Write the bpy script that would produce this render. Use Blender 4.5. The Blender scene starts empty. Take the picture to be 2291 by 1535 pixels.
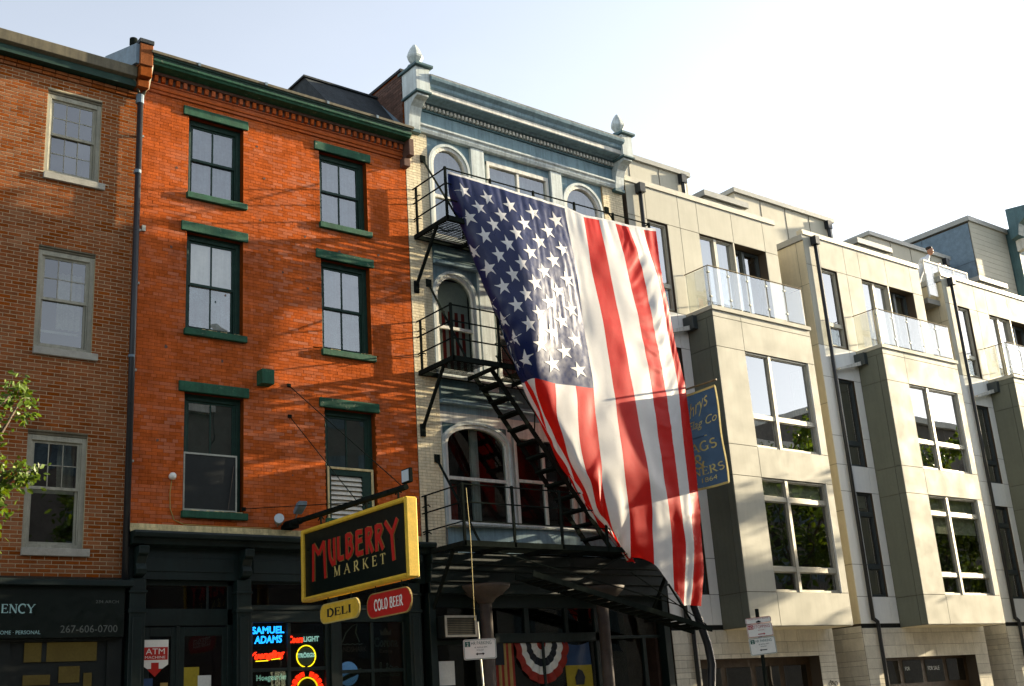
import bpy, math, random
from mathutils import Vector, Matrix, noise
random.seed(7)
sc = bpy.context.scene
col = sc.collection
R_ = math.radians

# ---------------- camera, sky, sun, exposure ----------------
YAW, PITCH, ROLL = 0.684593, 0.307467, -0.069468
fw = Vector((math.sin(YAW)*math.cos(PITCH), math.cos(YAW)*math.cos(PITCH), math.sin(PITCH)))
rt = Vector((math.cos(YAW), -math.sin(YAW), 0)); up = rt.cross(fw)
r2 = math.cos(ROLL)*rt + math.sin(ROLL)*up
u2 = -math.sin(ROLL)*rt + math.cos(ROLL)*up
cam_d = bpy.data.cameras.new('camera'); cam = bpy.data.objects.new('camera', cam_d); col.objects.link(cam)
cam.matrix_world = Matrix(((r2.x, u2.x, -fw.x, 0), (r2.y, u2.y, -fw.y, -18.0), (r2.z, u2.z, -fw.z, 1.65), (0, 0, 0, 1)))
cam_d.sensor_width = 36; cam_d.lens = 36*2643.3/2291; cam_d.clip_end = 2000
sc.camera = cam

SUN = Vector((6.8, -1.0, 1.6)).normalized()        # towards the sun
SUN_EL = math.asin(SUN.z); SUN_AZ = math.atan2(SUN.x, SUN.y)
world = bpy.data.worlds.new('World'); sc.world = world; world.use_nodes = True
wn = world.node_tree; wn.nodes.clear()
w_out = wn.nodes.new('ShaderNodeOutputWorld'); w_bg = wn.nodes.new('ShaderNodeBackground'); w_sky = wn.nodes.new('ShaderNodeTexSky')
w_sky.sky_type = 'NISHITA'; w_sky.sun_disc = False; w_sky.sun_elevation = SUN_EL; w_sky.sun_rotation = SUN_AZ
w_sky.air_density = 1.0; w_sky.dust_density = 1.2; w_sky.ozone_density = 2.0; w_sky.altitude = 10
w_bg.inputs['Strength'].default_value = 0.066
# thin high cloud veil: whitens the whole sky a little, with faint soft clouds
tc = wn.nodes.new('ShaderNodeTexCoord'); mp = wn.nodes.new('ShaderNodeMapping'); mp.inputs['Scale'].default_value = (1.3, 1.3, 3.2)
nz = wn.nodes.new('ShaderNodeTexNoise'); nz.inputs['Scale'].default_value = 2.2; nz.inputs['Detail'].default_value = 7; nz.inputs['Roughness'].default_value = .58
rp = wn.nodes.new('ShaderNodeMapRange'); rp.inputs['From Min'].default_value = .44; rp.inputs['From Max'].default_value = .72
rp.inputs['To Min'].default_value = .88; rp.inputs['To Max'].default_value = .95
hs = wn.nodes.new('ShaderNodeHueSaturation'); hs.inputs['Saturation'].default_value = .36; hs.inputs['Value'].default_value = 1.56
mx = wn.nodes.new('ShaderNodeMixRGB')
L = wn.links.new
L(tc.outputs['Generated'], mp.inputs['Vector']); L(mp.outputs[0], nz.inputs['Vector']); L(nz.outputs['Fac'], rp.inputs['Value'])
L(w_sky.outputs[0], hs.inputs['Color']); L(rp.outputs[0], mx.inputs['Fac']); L(w_sky.outputs[0], mx.inputs[1]); L(hs.outputs[0], mx.inputs[2])
L(mx.outputs[0], w_bg.inputs['Color']); L(w_bg.outputs[0], w_out.inputs[0])

sun_d = bpy.data.lights.new('sun', 'SUN'); sun_d.energy = 5.0; sun_d.angle = R_(0.55); sun_d.color = (1.0, .85, .60)
sun = bpy.data.objects.new('sun', sun_d); col.objects.link(sun); sun.rotation_euler = (-SUN).to_track_quat('-Z', 'Y').to_euler()
sun.location = (60, -12, 30)
vs = sc.view_settings; vs.view_transform = 'Standard'; vs.look = 'None'; vs.gamma = 1; vs.exposure = 2.0; vs.use_curve_mapping = False

# ---------------- materials ----------------
MATS = {}
def mat(name, c, rough=.6, metal=0, var=.12, vs=3.0, streak=0, bump=0, bs=40, spec=.3, rnd=0, coat=0, emit=None, es=0, hue=0, trans=0, worn=None, chip=None):
    """var/vs: tone mottling; streak: rain streaks; bump/bs: fine relief; rnd: random tone of each piece"""
    m = bpy.data.materials.new(name); m.use_nodes = True; MATS[name] = m
    nt = m.node_tree; b = nt.nodes['Principled BSDF']; N = nt.nodes.new; K = nt.links.new
    b.inputs['Roughness'].default_value = rough; b.inputs['Metallic'].default_value = metal; b.inputs['Specular IOR Level'].default_value = spec
    b.inputs['Base Color'].default_value = (*c, 1)
    if coat: b.inputs['Coat Weight'].default_value = coat; b.inputs['Coat Roughness'].default_value = .15
    if emit: b.inputs['Emission Color'].default_value = (*emit, 1); b.inputs['Emission Strength'].default_value = es
    g = N('ShaderNodeNewGeometry'); pos = g.outputs['Position']
    val = None
    def mul(a, b_):
        q = N('ShaderNodeMath'); q.operation = 'MULTIPLY'; K(a, q.inputs[0])
        if isinstance(b_, float): q.inputs[1].default_value = b_
        else: K(b_, q.inputs[1])
        return q.outputs[0]
    def rng(src, lo, hi, f0=.3, f1=.7):
        q = N('ShaderNodeMapRange'); q.inputs['From Min'].default_value = f0; q.inputs['From Max'].default_value = f1
        q.inputs['To Min'].default_value = lo; q.inputs['To Max'].default_value = hi; K(src, q.inputs['Value']); return q.outputs[0]
    def noi(scale, detail=5, rough_=.6, map_=None):
        q = N('ShaderNodeTexNoise'); q.inputs['Scale'].default_value = scale; q.inputs['Detail'].default_value = detail; q.inputs['Roughness'].default_value = rough_
        src = pos
        if map_:
            mm = N('ShaderNodeMapping'); mm.inputs['Scale'].default_value = map_; K(pos, mm.inputs['Vector']); src = mm.outputs[0]
        K(src, q.inputs['Vector']); return q.outputs['Fac']
    if var:
        val = mul(rng(noi(vs), 1-var, 1+var), rng(noi(vs*9, 3), 1-var*.6, 1+var*.6))
    if streak:
        s_ = rng(noi(2.5, 4, .6, (5, 5, .35)), 1-streak, 1+streak*.3, .35, .6)
        val = mul(val, s_) if val else s_
    rr = None
    if rnd:
        oi = N('ShaderNodeObjectInfo'); ad = N('ShaderNodeMath'); ad.operation = 'ADD'; K(g.outputs['Random Per Island'], ad.inputs[0]); K(oi.outputs['Random'], ad.inputs[1])
        fr = N('ShaderNodeMath'); fr.operation = 'FRACT'; K(ad.outputs[0], fr.inputs[0]); rr = fr.outputs[0]
        q = rng(rr, 1-rnd, 1+rnd, 0, 1); val = mul(val, q) if val else q
    if val:
        h = N('ShaderNodeHueSaturation'); h.inputs['Color'].default_value = (*c, 1); K(val, h.inputs['Value'])
        if hue and rr:
            m7 = mul(rr, 7.31); f7 = N('ShaderNodeMath'); f7.operation = 'FRACT'; K(m7, f7.inputs[0])
            K(rng(f7.outputs[0], .5-hue, .5+hue, 0, 1), h.inputs['Hue']); K(rng(f7.outputs[0], 1.06, .92, 0, 1), h.inputs['Saturation'])
        hc = h.outputs[0]
        if worn and rr:     # scattered pale worn bricks and bleached patches
            m5 = mul(rr, 13.7); f5 = N('ShaderNodeMath'); f5.operation = 'FRACT'; K(m5, f5.inputs[0])
            fac = mul(rng(f5.outputs[0], 0.0, .9, .35, 1.0), rng(noi(.55, 5, .65), .15, 1.0, .40, .62))
            mw_ = N('ShaderNodeMixRGB'); K(fac, mw_.inputs[0]); K(hc, mw_.inputs[1]); mw_.inputs[2].default_value = (*worn, 1); hc = mw_.outputs[0]
            soot = N('ShaderNodeMixRGB'); soot.blend_type = 'MULTIPLY'; K(rng(noi(1.1, 6, .7, (1, 1, .5)), 0, .55, .50, .72), soot.inputs[0]); K(hc, soot.inputs[1]); soot.inputs[2].default_value = (.42, .36, .34, 1); hc = soot.outputs[0]
        if chip:            # flaked paint
            ck = N('ShaderNodeMixRGB'); K(mul(rng(noi(16, 6, .7), 0, 1, .60, .64), rng(noi(2.3, 3, .5), 0, .8, .5, .62)), ck.inputs[0]); K(hc, ck.inputs[1]); ck.inputs[2].default_value = (*chip, 1); hc = ck.outputs[0]
        K(hc, b.inputs['Base Color'])
        if rough < .9:
            K(rng(noi(vs*3), max(.05, rough-.08), min(1, rough+.1)), b.inputs['Roughness'])
    if bump:
        bp = N('ShaderNodeBump'); bp.inputs['Strength'].default_value = bump; bp.inputs['Distance'].default_value = .01
        K(noi(bs, 4, .65), bp.inputs['Height']); K(bp.outputs[0], b.inputs['Normal'])
    if trans:
        tr = N('ShaderNodeBsdfTranslucent'); K(h.outputs[0], tr.inputs['Color']) if val else None
        ms = N('ShaderNodeMixShader'); ms.inputs[0].default_value = trans; K(b.outputs[0], ms.inputs[1]); K(tr.outputs[0], ms.inputs[2])
        K(ms.outputs[0], nt.nodes['Material Output'].inputs[0])
    return m

def glass(name, refl, tint=(1, 1, 1), wob=.0, rough=.0, ws=1.6):
    m = bpy.data.materials.new(name); m.use_nodes = True; MATS[name] = m; nt = m.node_tree; nt.nodes.clear(); N = nt.nodes.new; K = nt.links.new
    o = N('ShaderNodeOutputMaterial'); ms = N('ShaderNodeMixShader'); t = N('ShaderNodeBsdfTransparent'); g = N('ShaderNodeBsdfGlossy')
    t.inputs[0].default_value = (*tint, 1); g.inputs['Roughness'].default_value = rough
    f = N('ShaderNodeFresnel'); gb = N('ShaderNodeNewGeometry'); mi = N('ShaderNodeMapRange'); mi.inputs['To Min'].default_value = 1.5; mi.inputs['To Max'].default_value = 1/1.5; K(gb.outputs['Backfacing'], mi.inputs['Value']); K(mi.outputs[0], f.inputs['IOR'])
    mr = N('ShaderNodeMapRange'); mr.inputs['From Min'].default_value = .04; mr.inputs['To Min'].default_value = refl; mr.inputs['To Max'].default_value = 1
    K(f.outputs[0], mr.inputs['Value']); K(mr.outputs[0], ms.inputs[0]); K(t.outputs[0], ms.inputs[1]); K(g.outputs[0], ms.inputs[2]); K(ms.outputs[0], o.inputs[0])
    if wob:
        n = N('ShaderNodeTexNoise'); n.inputs['Scale'].default_value = ws; n.inputs['Detail'].default_value = 1
        ge = N('ShaderNodeNewGeometry'); K(ge.outputs['Position'], n.inputs['Vector'])
        b = N('ShaderNodeBump'); b.inputs['Strength'].default_value = wob; b.inputs['Distance'].default_value = .05
        K(n.outputs['Fac'], b.inputs['Height']); K(b.outputs[0], g.inputs['Normal'])
    return m

mat('brick_old', (.215, .062, .016), 1, var=.16, vs=6, rnd=.16, hue=.004, bump=.5, bs=60, spec=0, worn=(.30, .14, .07))
mat('mortar_pale', (.45, .38, .25), .95, spec=.05, var=.15, vs=8, bump=.5, bs=90)
mat('brick_orange', (.43, .094, .022), 1, var=.15, vs=1.4, streak=.16, rnd=.16, hue=0, worn=(.46, .17, .095), bump=.5, bs=55, spec=0)
mat('mortar_orange', (.13, .030, .005), 1, spec=0, var=.2, vs=8)
mat('brick_cream', (.70, .61, .42), .95, spec=.08, var=.16, vs=3, streak=.15, rnd=.08, bump=.5, bs=60)
mat('mortar_cream', (.30, .22, .12), .95, var=.2, vs=8)
mat('brick_dark', (.10, .055, .04), .9, var=.25, vs=5, rnd=.3, bump=.4)
mat('green_paint', (.012, .073, .038), .7, chip=(.20, .22, .15), var=.25, vs=5, streak=.2, bump=.25, bs=25)
mat('green_dark', (.006, .030, .020), .6, var=.25, vs=6, bump=.2, bs=25)
mat('shop_green', (.0038, .012, .0105), .5, var=.25, vs=4, streak=.2, bump=.2, bs=20)
mat('shop_black', (.008, .011, .010), .5, var=.2)
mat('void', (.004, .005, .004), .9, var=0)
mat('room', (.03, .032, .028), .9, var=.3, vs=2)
mat('trim_white', (.60, .59, .53), .6, var=.12, vs=4, streak=.22, bump=.15, bs=30)
mat('trim_cool', (.46, .51, .50), .6, chip=(.25, .24, .20), var=.12, vs=4, streak=.25, bump=.15, bs=30)
mat('trim_blue', (.185, .275, .315), .7, spec=.15, var=.14, vs=3, streak=.22, bump=.15, bs=30)
mat('trim_teal', (.055, .11, .12), .5, var=.15, vs=3, streak=.2)
mat('sill_stone', (.30, .29, .25), .85, var=.15, vs=8, bump=.4, bs=70)
mat('cream_paint', (.60, .50, .26), .7, var=.2, vs=6, streak=.3, bump=.3, bs=30)
mat('gutter_brown', (.105, .09, .055), .6, var=.15, vs=3, streak=.25)
mat('roof_black', (.022, .028, .032), .8, var=.35, vs=3, bump=.6, bs=30)
mat('lead', (.12, .17, .21), .6, var=.2, vs=5)
mat('roof_pale', (.34, .34, .31), .7, var=.3, vs=4, streak=.2, bump=.3)
mat('pipe_black', (.02, .022, .025), .35, var=.15)
mat('iron_black', (.011, .014, .012), .8, spec=0, var=.3, vs=8, bump=.25, bs=60)
mat('iron_rust', (.16, .12, .06), .7, var=.3, vs=9)
mat('panel_recess_lifted', (.78, .78, .74), .7, spec=.1, var=.03, vs=.9, streak=.03, rnd=.02, bump=.05, bs=160)  # lighter copy of the cladding, its tone lifted in place of fill light
mat('panel', (.43, .412, .338), .65, metal=.06, spec=.12, var=.04, vs=.7, streak=.035, rnd=.02, bump=.05, bs=160)
mat('panel_joint', (.06, .045, .03), .9, var=0)
mat('panel_side', (.66, .57, .38), .5, var=.05, vs=1.5, streak=.06, rnd=.03, bump=.06, bs=120)  # colour raised to stand in for light bounced into the slot
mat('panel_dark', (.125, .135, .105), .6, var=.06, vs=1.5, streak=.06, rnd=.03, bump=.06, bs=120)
mat('panel_cap', (.30, .30, .27), .4, var=.08)
mat('stone', (.60, .56, .46), .9, spec=.1, var=.10, vs=3, streak=.08, rnd=.10, bump=.35, bs=50)
mat('stone_joint', (.16, .14, .11), .95, var=0)
mat('alu', (.42, .39, .31), .4, metal=.3, var=.08)
mat('alu_dark', (.05, .06, .06), .4, metal=.2, var=.1)
mat('garage_wood', (.05, .028, .012), .5, var=.3, vs=6)
mat('blind', (.66, .61, .50), .9, var=.1, vs=2, streak=.12)
mat('pane_teal', (.04, .065, .06), .8, var=.2, vs=4)
mat('blind_blue', (.105, .145, .17), .9, var=.35, vs=2.2, streak=.3)
mat('paper_torn', (.12, .16, .16), .9, var=.75, vs=4, streak=.4)
mat('curtain', (.42, .40, .34), .9, var=.25, vs=4)
mat('louver', (.60, .58, .50), .6, var=.12, streak=.15)
mat('sign_black', (.004, .008, .006), .35, var=.1)
mat('sign_yellow', (.64, .41, .035), .6, var=.15, vs=6, bump=.15)
mat('gold', (.50, .40, .14), .7, spec=.1, var=.1)
mat('sign_red', (.42, .018, .012), .4, var=.08)
mat('paint_white', (.72, .72, .66), .5, var=.06)
mat('paint_cyan', (.30, .48, .48), .5, var=.05)
mat('paint_grey', (.10, .11, .10), .5, var=.05)
mat('text_green', (.015, .09, .07), .5, var=0)
mat('text_black', (.01, .012, .01), .5, var=0)
mat('text_red', (.35, .03, .04), .5, var=0)
mat('flag_white', (.86, .84, .81), .42, var=.03, vs=3, trans=.38, bump=.12, bs=10, spec=.4)
mat('flag_red', (.74, .012, .006), .46, var=.05, vs=3, trans=.40, bump=.12, bs=10, spec=.22)
mat('flag_blue', (.005, .012, .070), .33, var=.08, vs=3, trans=.22, bump=.10, bs=10, spec=.40)
mat('banner_blue', (.012, .024, .050), .8, spec=.1, var=.15, vs=4, trans=.25, bump=.2, bs=14)
mat('cloth_red', (.25, .022, .012), .7, var=.12, trans=.1)
mat('cloth_white', (.62, .64, .60), .7, var=.1, trans=.1)
mat('cloth_navy', (.008, .012, .018), .7, var=.1)
mat('cloth_blue', (.02, .05, .12), .7, var=.15)
mat('cloth_yellow', (.28, .22, .015), .7, var=.15)
mat('cloth_straw', (.30, .20, .06), .7, var=.12)
mat('post_tan', (.065, .05, .04), .7, var=.2, vs=5)
mat('lamp_glass', (.45, .52, .56), .2, var=.05)
mat('wire_straw', (.34, .27, .08), .6, var=.1)
mat('galv', (.32, .33, .28), .5, metal=.4, var=.2)
mat('bark', (.09, .065, .045), .9, var=.25, vs=8, bump=.6)
mat('leaf', (.095, .15, .010), .5, var=.2, vs=2, rnd=.35, hue=.02, trans=.35)
mat('asphalt', (.05, .05, .05), .9, var=.2, vs=3, bump=.4)
mat('concrete', (.26, .25, .22), .9, var=.12, vs=2, bump=.3)
mat('kerb', (.30, .29, .27), .85, var=.12)
mat('road_white', (.6, .6, .57), .7, var=.15)
mat('skin', (.36, .17, .10), .5, var=.05)
mat('shirt', (.62, .65, .70), .8, var=.05)
mat('hair', (.02, .017, .016), .6, var=0)
mat('amber_room', (.035, .03, .008), .9, var=.35, vs=3, emit=(.9, .62, .12), es=.006)
mat('trim_dull', (.29, .28, .22), .7, var=.12, vs=5, streak=.2, bump=.15, bs=30)
mat('neon_blue', (.02, .15, .5), .4, var=0, emit=(.01, .26, 1.0), es=2.2)
mat('neon_red', (.5, .02, .01), .4, var=0, emit=(1.0, .02, .004), es=1.3)
mat('neon_yellow', (.5, .4, .02), .4, var=0, emit=(1.0, .68, .01), es=.7)
mat('neon_white', (.5, .5, .5), .4, var=0, emit=(.55, 1.0, .95), es=.42)
mat('neon_dim', (.10, .13, .12), .4, var=0)
mat('opp_brick', (.13, .115, .10), .9, var=.2, rnd=.1)
mat('opp_stone', (.34, .31, .27), .9, var=.15)
glass('glass_old', .25, (.75, .80, .80), .16, ws=2.2)
glass('glass_dark', .20, (.55, .60, .55), .05)
glass('glass_new', .42, (.5, .55, .5), .035, ws=.7)
glass('glass_low', .02, (.5, .55, .52), .05)
glass('glass_rail', .20, (.93, .95, .94))
glass('glass_shop', .03, (.75, .8, .75), .03)

# ---------------- mesh helpers ----------------
class MB:
    def __init__(s): s.v = []; s.f = []
    def poly(s, pts): n = len(s.v); s.v += [tuple(p) for p in pts]; s.f.append(tuple(range(n, n+len(pts)))); return s
    def box(s, x0, x1, y0, y1, z0, z1):
        n = len(s.v); s.v += [(x, y, z) for x in (x0, x1) for y in (y0, y1) for z in (z0, z1)]
        s.f += [tuple(n+i for i in q) for q in ((0, 1, 3, 2), (4, 6, 7, 5), (0, 4, 5, 1), (2, 3, 7, 6), (0, 2, 6, 4), (1, 5, 7, 3))]; return s
    def bar(s, a, b, w, h=None, side=None):
        a = Vector(a); b = Vector(b); h = h or w; d = (b-a).normalized()
        r = Vector(side) if side else (Vector((0, 0, 1)) if abs(d.z) < .95 else Vector((1, 0, 0)))
        p = d.cross(r).normalized(); q = p.cross(d).normalized(); n = len(s.v)
        for e in (a, b):
            for i, j in ((-1, -1), (1, -1), (1, 1), (-1, 1)): s.v.append(tuple(e+p*w/2*i+q*h/2*j))
        s.f += [tuple(n+i for i in z) for z in ((3, 2, 1, 0), (4, 5, 6, 7), (0, 1, 5, 4), (1, 2, 6, 5), (2, 3, 7, 6), (3, 0, 4, 7))]; return s
    def tube(s, pts, r, n=8):
        pts = [Vector(p) for p in pts]; base = len(s.v); m = len(pts); rs = r if isinstance(r, (list, tuple)) else [r]*m
        for i, p in enumerate(pts):
            d = (pts[min(i+1, m-1)]-pts[max(i-1, 0)]).normalized(); ref = Vector((0, 0, 1)) if abs(d.z) < .9 else Vector((1, 0, 0))
            a = d.cross(ref).normalized(); b = a.cross(d)
            for k in range(n):
                t = 2*math.pi*k/n; s.v.append(tuple(p+(a*math.cos(t)+b*math.sin(t))*rs[i]))
        for i in range(m-1):
            for k in range(n): s.f.append((base+i*n+k, base+i*n+(k+1) % n, base+(i+1)*n+(k+1) % n, base+(i+1)*n+k))
        s.f.append(tuple(base+k for k in range(n))[::-1]); s.f.append(tuple(base+(m-1)*n+k for k in range(n))); return s
    def prism(s, pl, ax, lo, hi):
        def P(p, t): return (t, p[0], p[1]) if ax == 'x' else ((p[0], t, p[1]) if ax == 'y' else (p[0], p[1], t))
        n = len(s.v); m = len(pl); s.v += [P(p, lo) for p in pl]+[P(p, hi) for p in pl]
        s.f.append(tuple(range(n, n+m))[::-1]); s.f.append(tuple(range(n+m, n+2*m)))
        for i in range(m): j = (i+1) % m; s.f.append((n+i, n+j, n+m+j, n+m+i))
        return s
    def lathe(s, prof, c, n=12, rot=0):
        b = len(s.v); m = len(prof)
        for r, z in prof:
            for k in range(n): t = rot+2*math.pi*k/n; s.v.append((c[0]+r*math.cos(t), c[1]+r*math.sin(t), c[2]+z))
        for i in range(m-1):
            for k in range(n): s.f.append((b+i*n+k, b+i*n+(k+1) % n, b+(i+1)*n+(k+1) % n, b+(i+1)*n+k))
        s.f.append(tuple(b+k for k in range(n))[::-1]); s.f.append(tuple(b+(m-1)*n+k for k in range(n))); return s
    def grid(s, fn, nu, nv):
        b = len(s.v)
        for j in range(nv+1):
            for i in range(nu+1): s.v.append(tuple(fn(i/nu, j/nv)))
        for j in range(nv):
            for i in range(nu): a = b+j*(nu+1)+i; s.f.append((a, a+1, a+nu+2, a+nu+1))
        return s
    def build(s, name, m, parent=None, bev=0, smooth=False, kind=None):
        me = bpy.data.meshes.new(name); me.from_pydata(s.v, [], s.f); me.update()
        me.materials.append(MATS[m] if isinstance(m, str) else m)
        if smooth: me.polygons.foreach_set('use_smooth', [True]*len(me.polygons))
        o = bpy.data.objects.new(name, me); link(o, parent)
        if bev: b = o.modifiers.new('bevel', 'BEVEL'); b.width = bev; b.segments = 1; b.limit_method = 'ANGLE'
        if kind: o['kind'] = kind
        return o
def link(o, parent=None):
    col.objects.link(o)
    if parent is not None:
        o.parent = parent
        if parent.type == 'EMPTY': o.matrix_parent_inverse = Matrix.Translation(-parent.location)
    return o
def tag(o, label, cat, group=None):
    o['label'] = label; o['category'] = cat
    if group: o['group'] = group
    return o
def thing(name, label, cat, loc, group=None):
    e = bpy.data.objects.new(name, None); e.empty_display_size = .3; e.location = loc; col.objects.link(e); return tag(e, label, cat, group)
def struct(o): o['kind'] = 'structure'; return o
def bx(name, m, parent, *b, bev=0): return MB().box(*b).build(name, m, parent, bev)

def wall_holes(mb, x0, x1, z0, z1, y, holes, depth):
    """front sheet at y with rectangular openings and their reveals going back by depth"""
    xs = sorted({x0, x1, *[h[0] for h in holes], *[h[1] for h in holes]}); zs = sorted({z0, z1, *[h[2] for h in holes], *[h[3] for h in holes]})
    for a, b in zip(xs, xs[1:]):
        for c, d in zip(zs, zs[1:]):
            mx_, mz = (a+b)/2, (c+d)/2
            if not any(h[0] < mx_ < h[1] and h[2] < mz < h[3] for h in holes): mb.poly(((a, y, c), (b, y, c), (b, y, d), (a, y, d)))
    for a, b, c, d in holes:
        e = y+depth
        mb.poly(((a, y, c), (a, y, d), (a, e, d), (a, e, c))); mb.poly(((b, y, c), (b, e, c), (b, e, d), (b, y, d)))
        mb.poly(((a, y, d), (b, y, d), (b, e, d), (a, e, d))); mb.poly(((a, y, c), (a, e, c), (b, e, c), (b, y, c)))
    return mb

def brick_mesh(l, h, dpt, ch, jit):
    """one brick: front face chamfered, no back; origin at its lower left back corner"""
    v = []; f = []
    j = lambda: random.uniform(-jit, jit)
    o = [(0, 0), (l, 0), (l, h), (0, h)]; i_ = [(ch, ch), (l-ch, ch), (l-ch, h-ch), (ch, h-ch)]
    v += [(x, 0, z) for x, z in o] + [(x+j()*.5, -dpt+ch, z+j()*.5) for x, z in o] + [(x+j(), -dpt+j()*.3, z+j()) for x, z in i_]
    for k in range(4):
        n = (k+1) % 4; f += [(k, n, 4+n, 4+k), (4+k, 4+n, 8+n, 8+k)]
    f.append((8, 9, 10, 11)); return v, f

def cells(x0, x1, z0, z1, cw, chh, jt, holes, off=0.0, y=0, bond='run'):
    """brick rectangles of a running bond, cut at openings"""
    out = []; r = 0; z = z0
    while z < z1-.02:
        zt = min(z+chh, z1); header = bond == 'common' and r % 6 == 5
        w = cw*.5 if header else cw
        x = x0-(w*.5 if r % 2 else 0)-off
        while x < x1:
            a, b = max(x, x0)+jt/2, min(x+w, x1)-jt/2; segs = [(a, b, z+jt/2, zt-jt/2)]
            for h in holes:
                ns = []
                for (p, q, c, d) in segs:
                    if q <= h[0] or p >= h[1] or d <= h[2] or c >= h[3]: ns.append((p, q, c, d)); continue
                    ov = min(d, h[3])-max(c, h[2])
                    if ov < .45*(d-c):
                        ns.append((p, q, h[3], d) if c > h[2] else (p, q, c, h[2])); continue
                    if p < h[0]: ns.append((p, h[0]-.001, c, d))
                    if q > h[1]: ns.append((h[1]+.001, q, c, d))
                segs = ns
            out += [g for g in segs if g[1]-g[0] > .02 and g[3]-g[2] > .015]
            x += w
        z = zt; r += 1
    return out
def lay_bricks(parent, rects, y, dpt, ch, jit, m, cam_near=300, proud=.0008, name='brick'):
    """the bricks nearest the camera as pieces of their own, the rest as one part"""
    fx, fz = {}, {}
    def inframe(x, z):
        v = Vector((x, y, z))-Vector((0, -18, 1.65)); d = v.dot(fw); return abs(v.dot(r2)/d) < .433 and abs(v.dot(u2)/d) < .29, d
    full = [(inframe((r[0]+r[1])/2, (r[2]+r[3])/2), r) for r in rects]
    mw = max(r[1]-r[0] for r in rects)
    cand = sorted([(q[1], r) for q, r in full if q[0] and r[1]-r[0] > mw-.004])[:cam_near]
    chosen = {id(r) for _, r in cand}
    meshes = []
    if cand:
        l, h = cand[0][1][1]-cand[0][1][0], cand[0][1][3]-cand[0][1][2]
        for k in range(8):
            v, f = brick_mesh(l, h, dpt, ch, jit); me = bpy.data.meshes.new(name); me.from_pydata(v, [], f); me.materials.append(MATS[m]); meshes.append(me)
    mb = MB()
    for r in rects:
        yy = y+random.uniform(-proud, proud)
        if id(r) in chosen:
            o = bpy.data.objects.new(name, random.choice(meshes)); o.location = (r[0], yy, r[2]); link(o, parent)
        else:
            v, f = brick_mesh(r[1]-r[0], r[3]-r[2], dpt, ch, jit); n = len(mb.v)
            mb.v += [(a+r[0], b+yy, c+r[2]) for a, b, c in v]; mb.f += [tuple(n+i for i in q) for q in f]
    if mb.v: mb.build(name+'_courses', m, parent, kind='stuff')

# ---------------- lettering ----------------
def text_mesh(name, txt, m, parent, org, ux, uz, h, width=None, ext=.002, neon=0, shear=0, align='LEFT', sp=1.0):
    """flat lettering set on a plane: org = lower left, ux = reading direction, uz = up"""
    cu = bpy.data.curves.new(name, 'FONT'); cu.body = txt; cu.size = 1; cu.shear = shear; cu.align_x = align; cu.space_character = sp; cu.resolution_u = 3
    if neon: cu.fill_mode = 'NONE'; cu.bevel_depth = neon; cu.bevel_resolution = 1
    t = bpy.data.objects.new(name, cu); col.objects.link(t); dg = bpy.context.evaluated_depsgraph_get(); dg.update()
    me = bpy.data.meshes.new_from_object(t.evaluated_get(dg)); bpy.data.objects.remove(t); bpy.data.curves.remove(cu)
    if not me.vertices: return None
    xs = [v.co.x for v in me.vertices]; ys = [v.co.y for v in me.vertices]; x0, x1, y0, y1 = min(xs), max(xs), min(ys), max(ys)
    sy = h/(y1-y0); sx = width/(x1-x0) if width else sy
    ux = Vector(ux).normalized(); uz = Vector(uz).normalized(); n = ux.cross(uz); org = Vector(org)
    for v in me.vertices: c = v.co; v.co = org+ux*(c.x-x0)*sx+uz*(c.y-y0)*sy+n*(ext+c.z*sy)
    me.name = name; me.materials.clear(); me.materials.append(MATS[m]); o = bpy.data.objects.new(name, me); link(o, parent); return o

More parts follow.
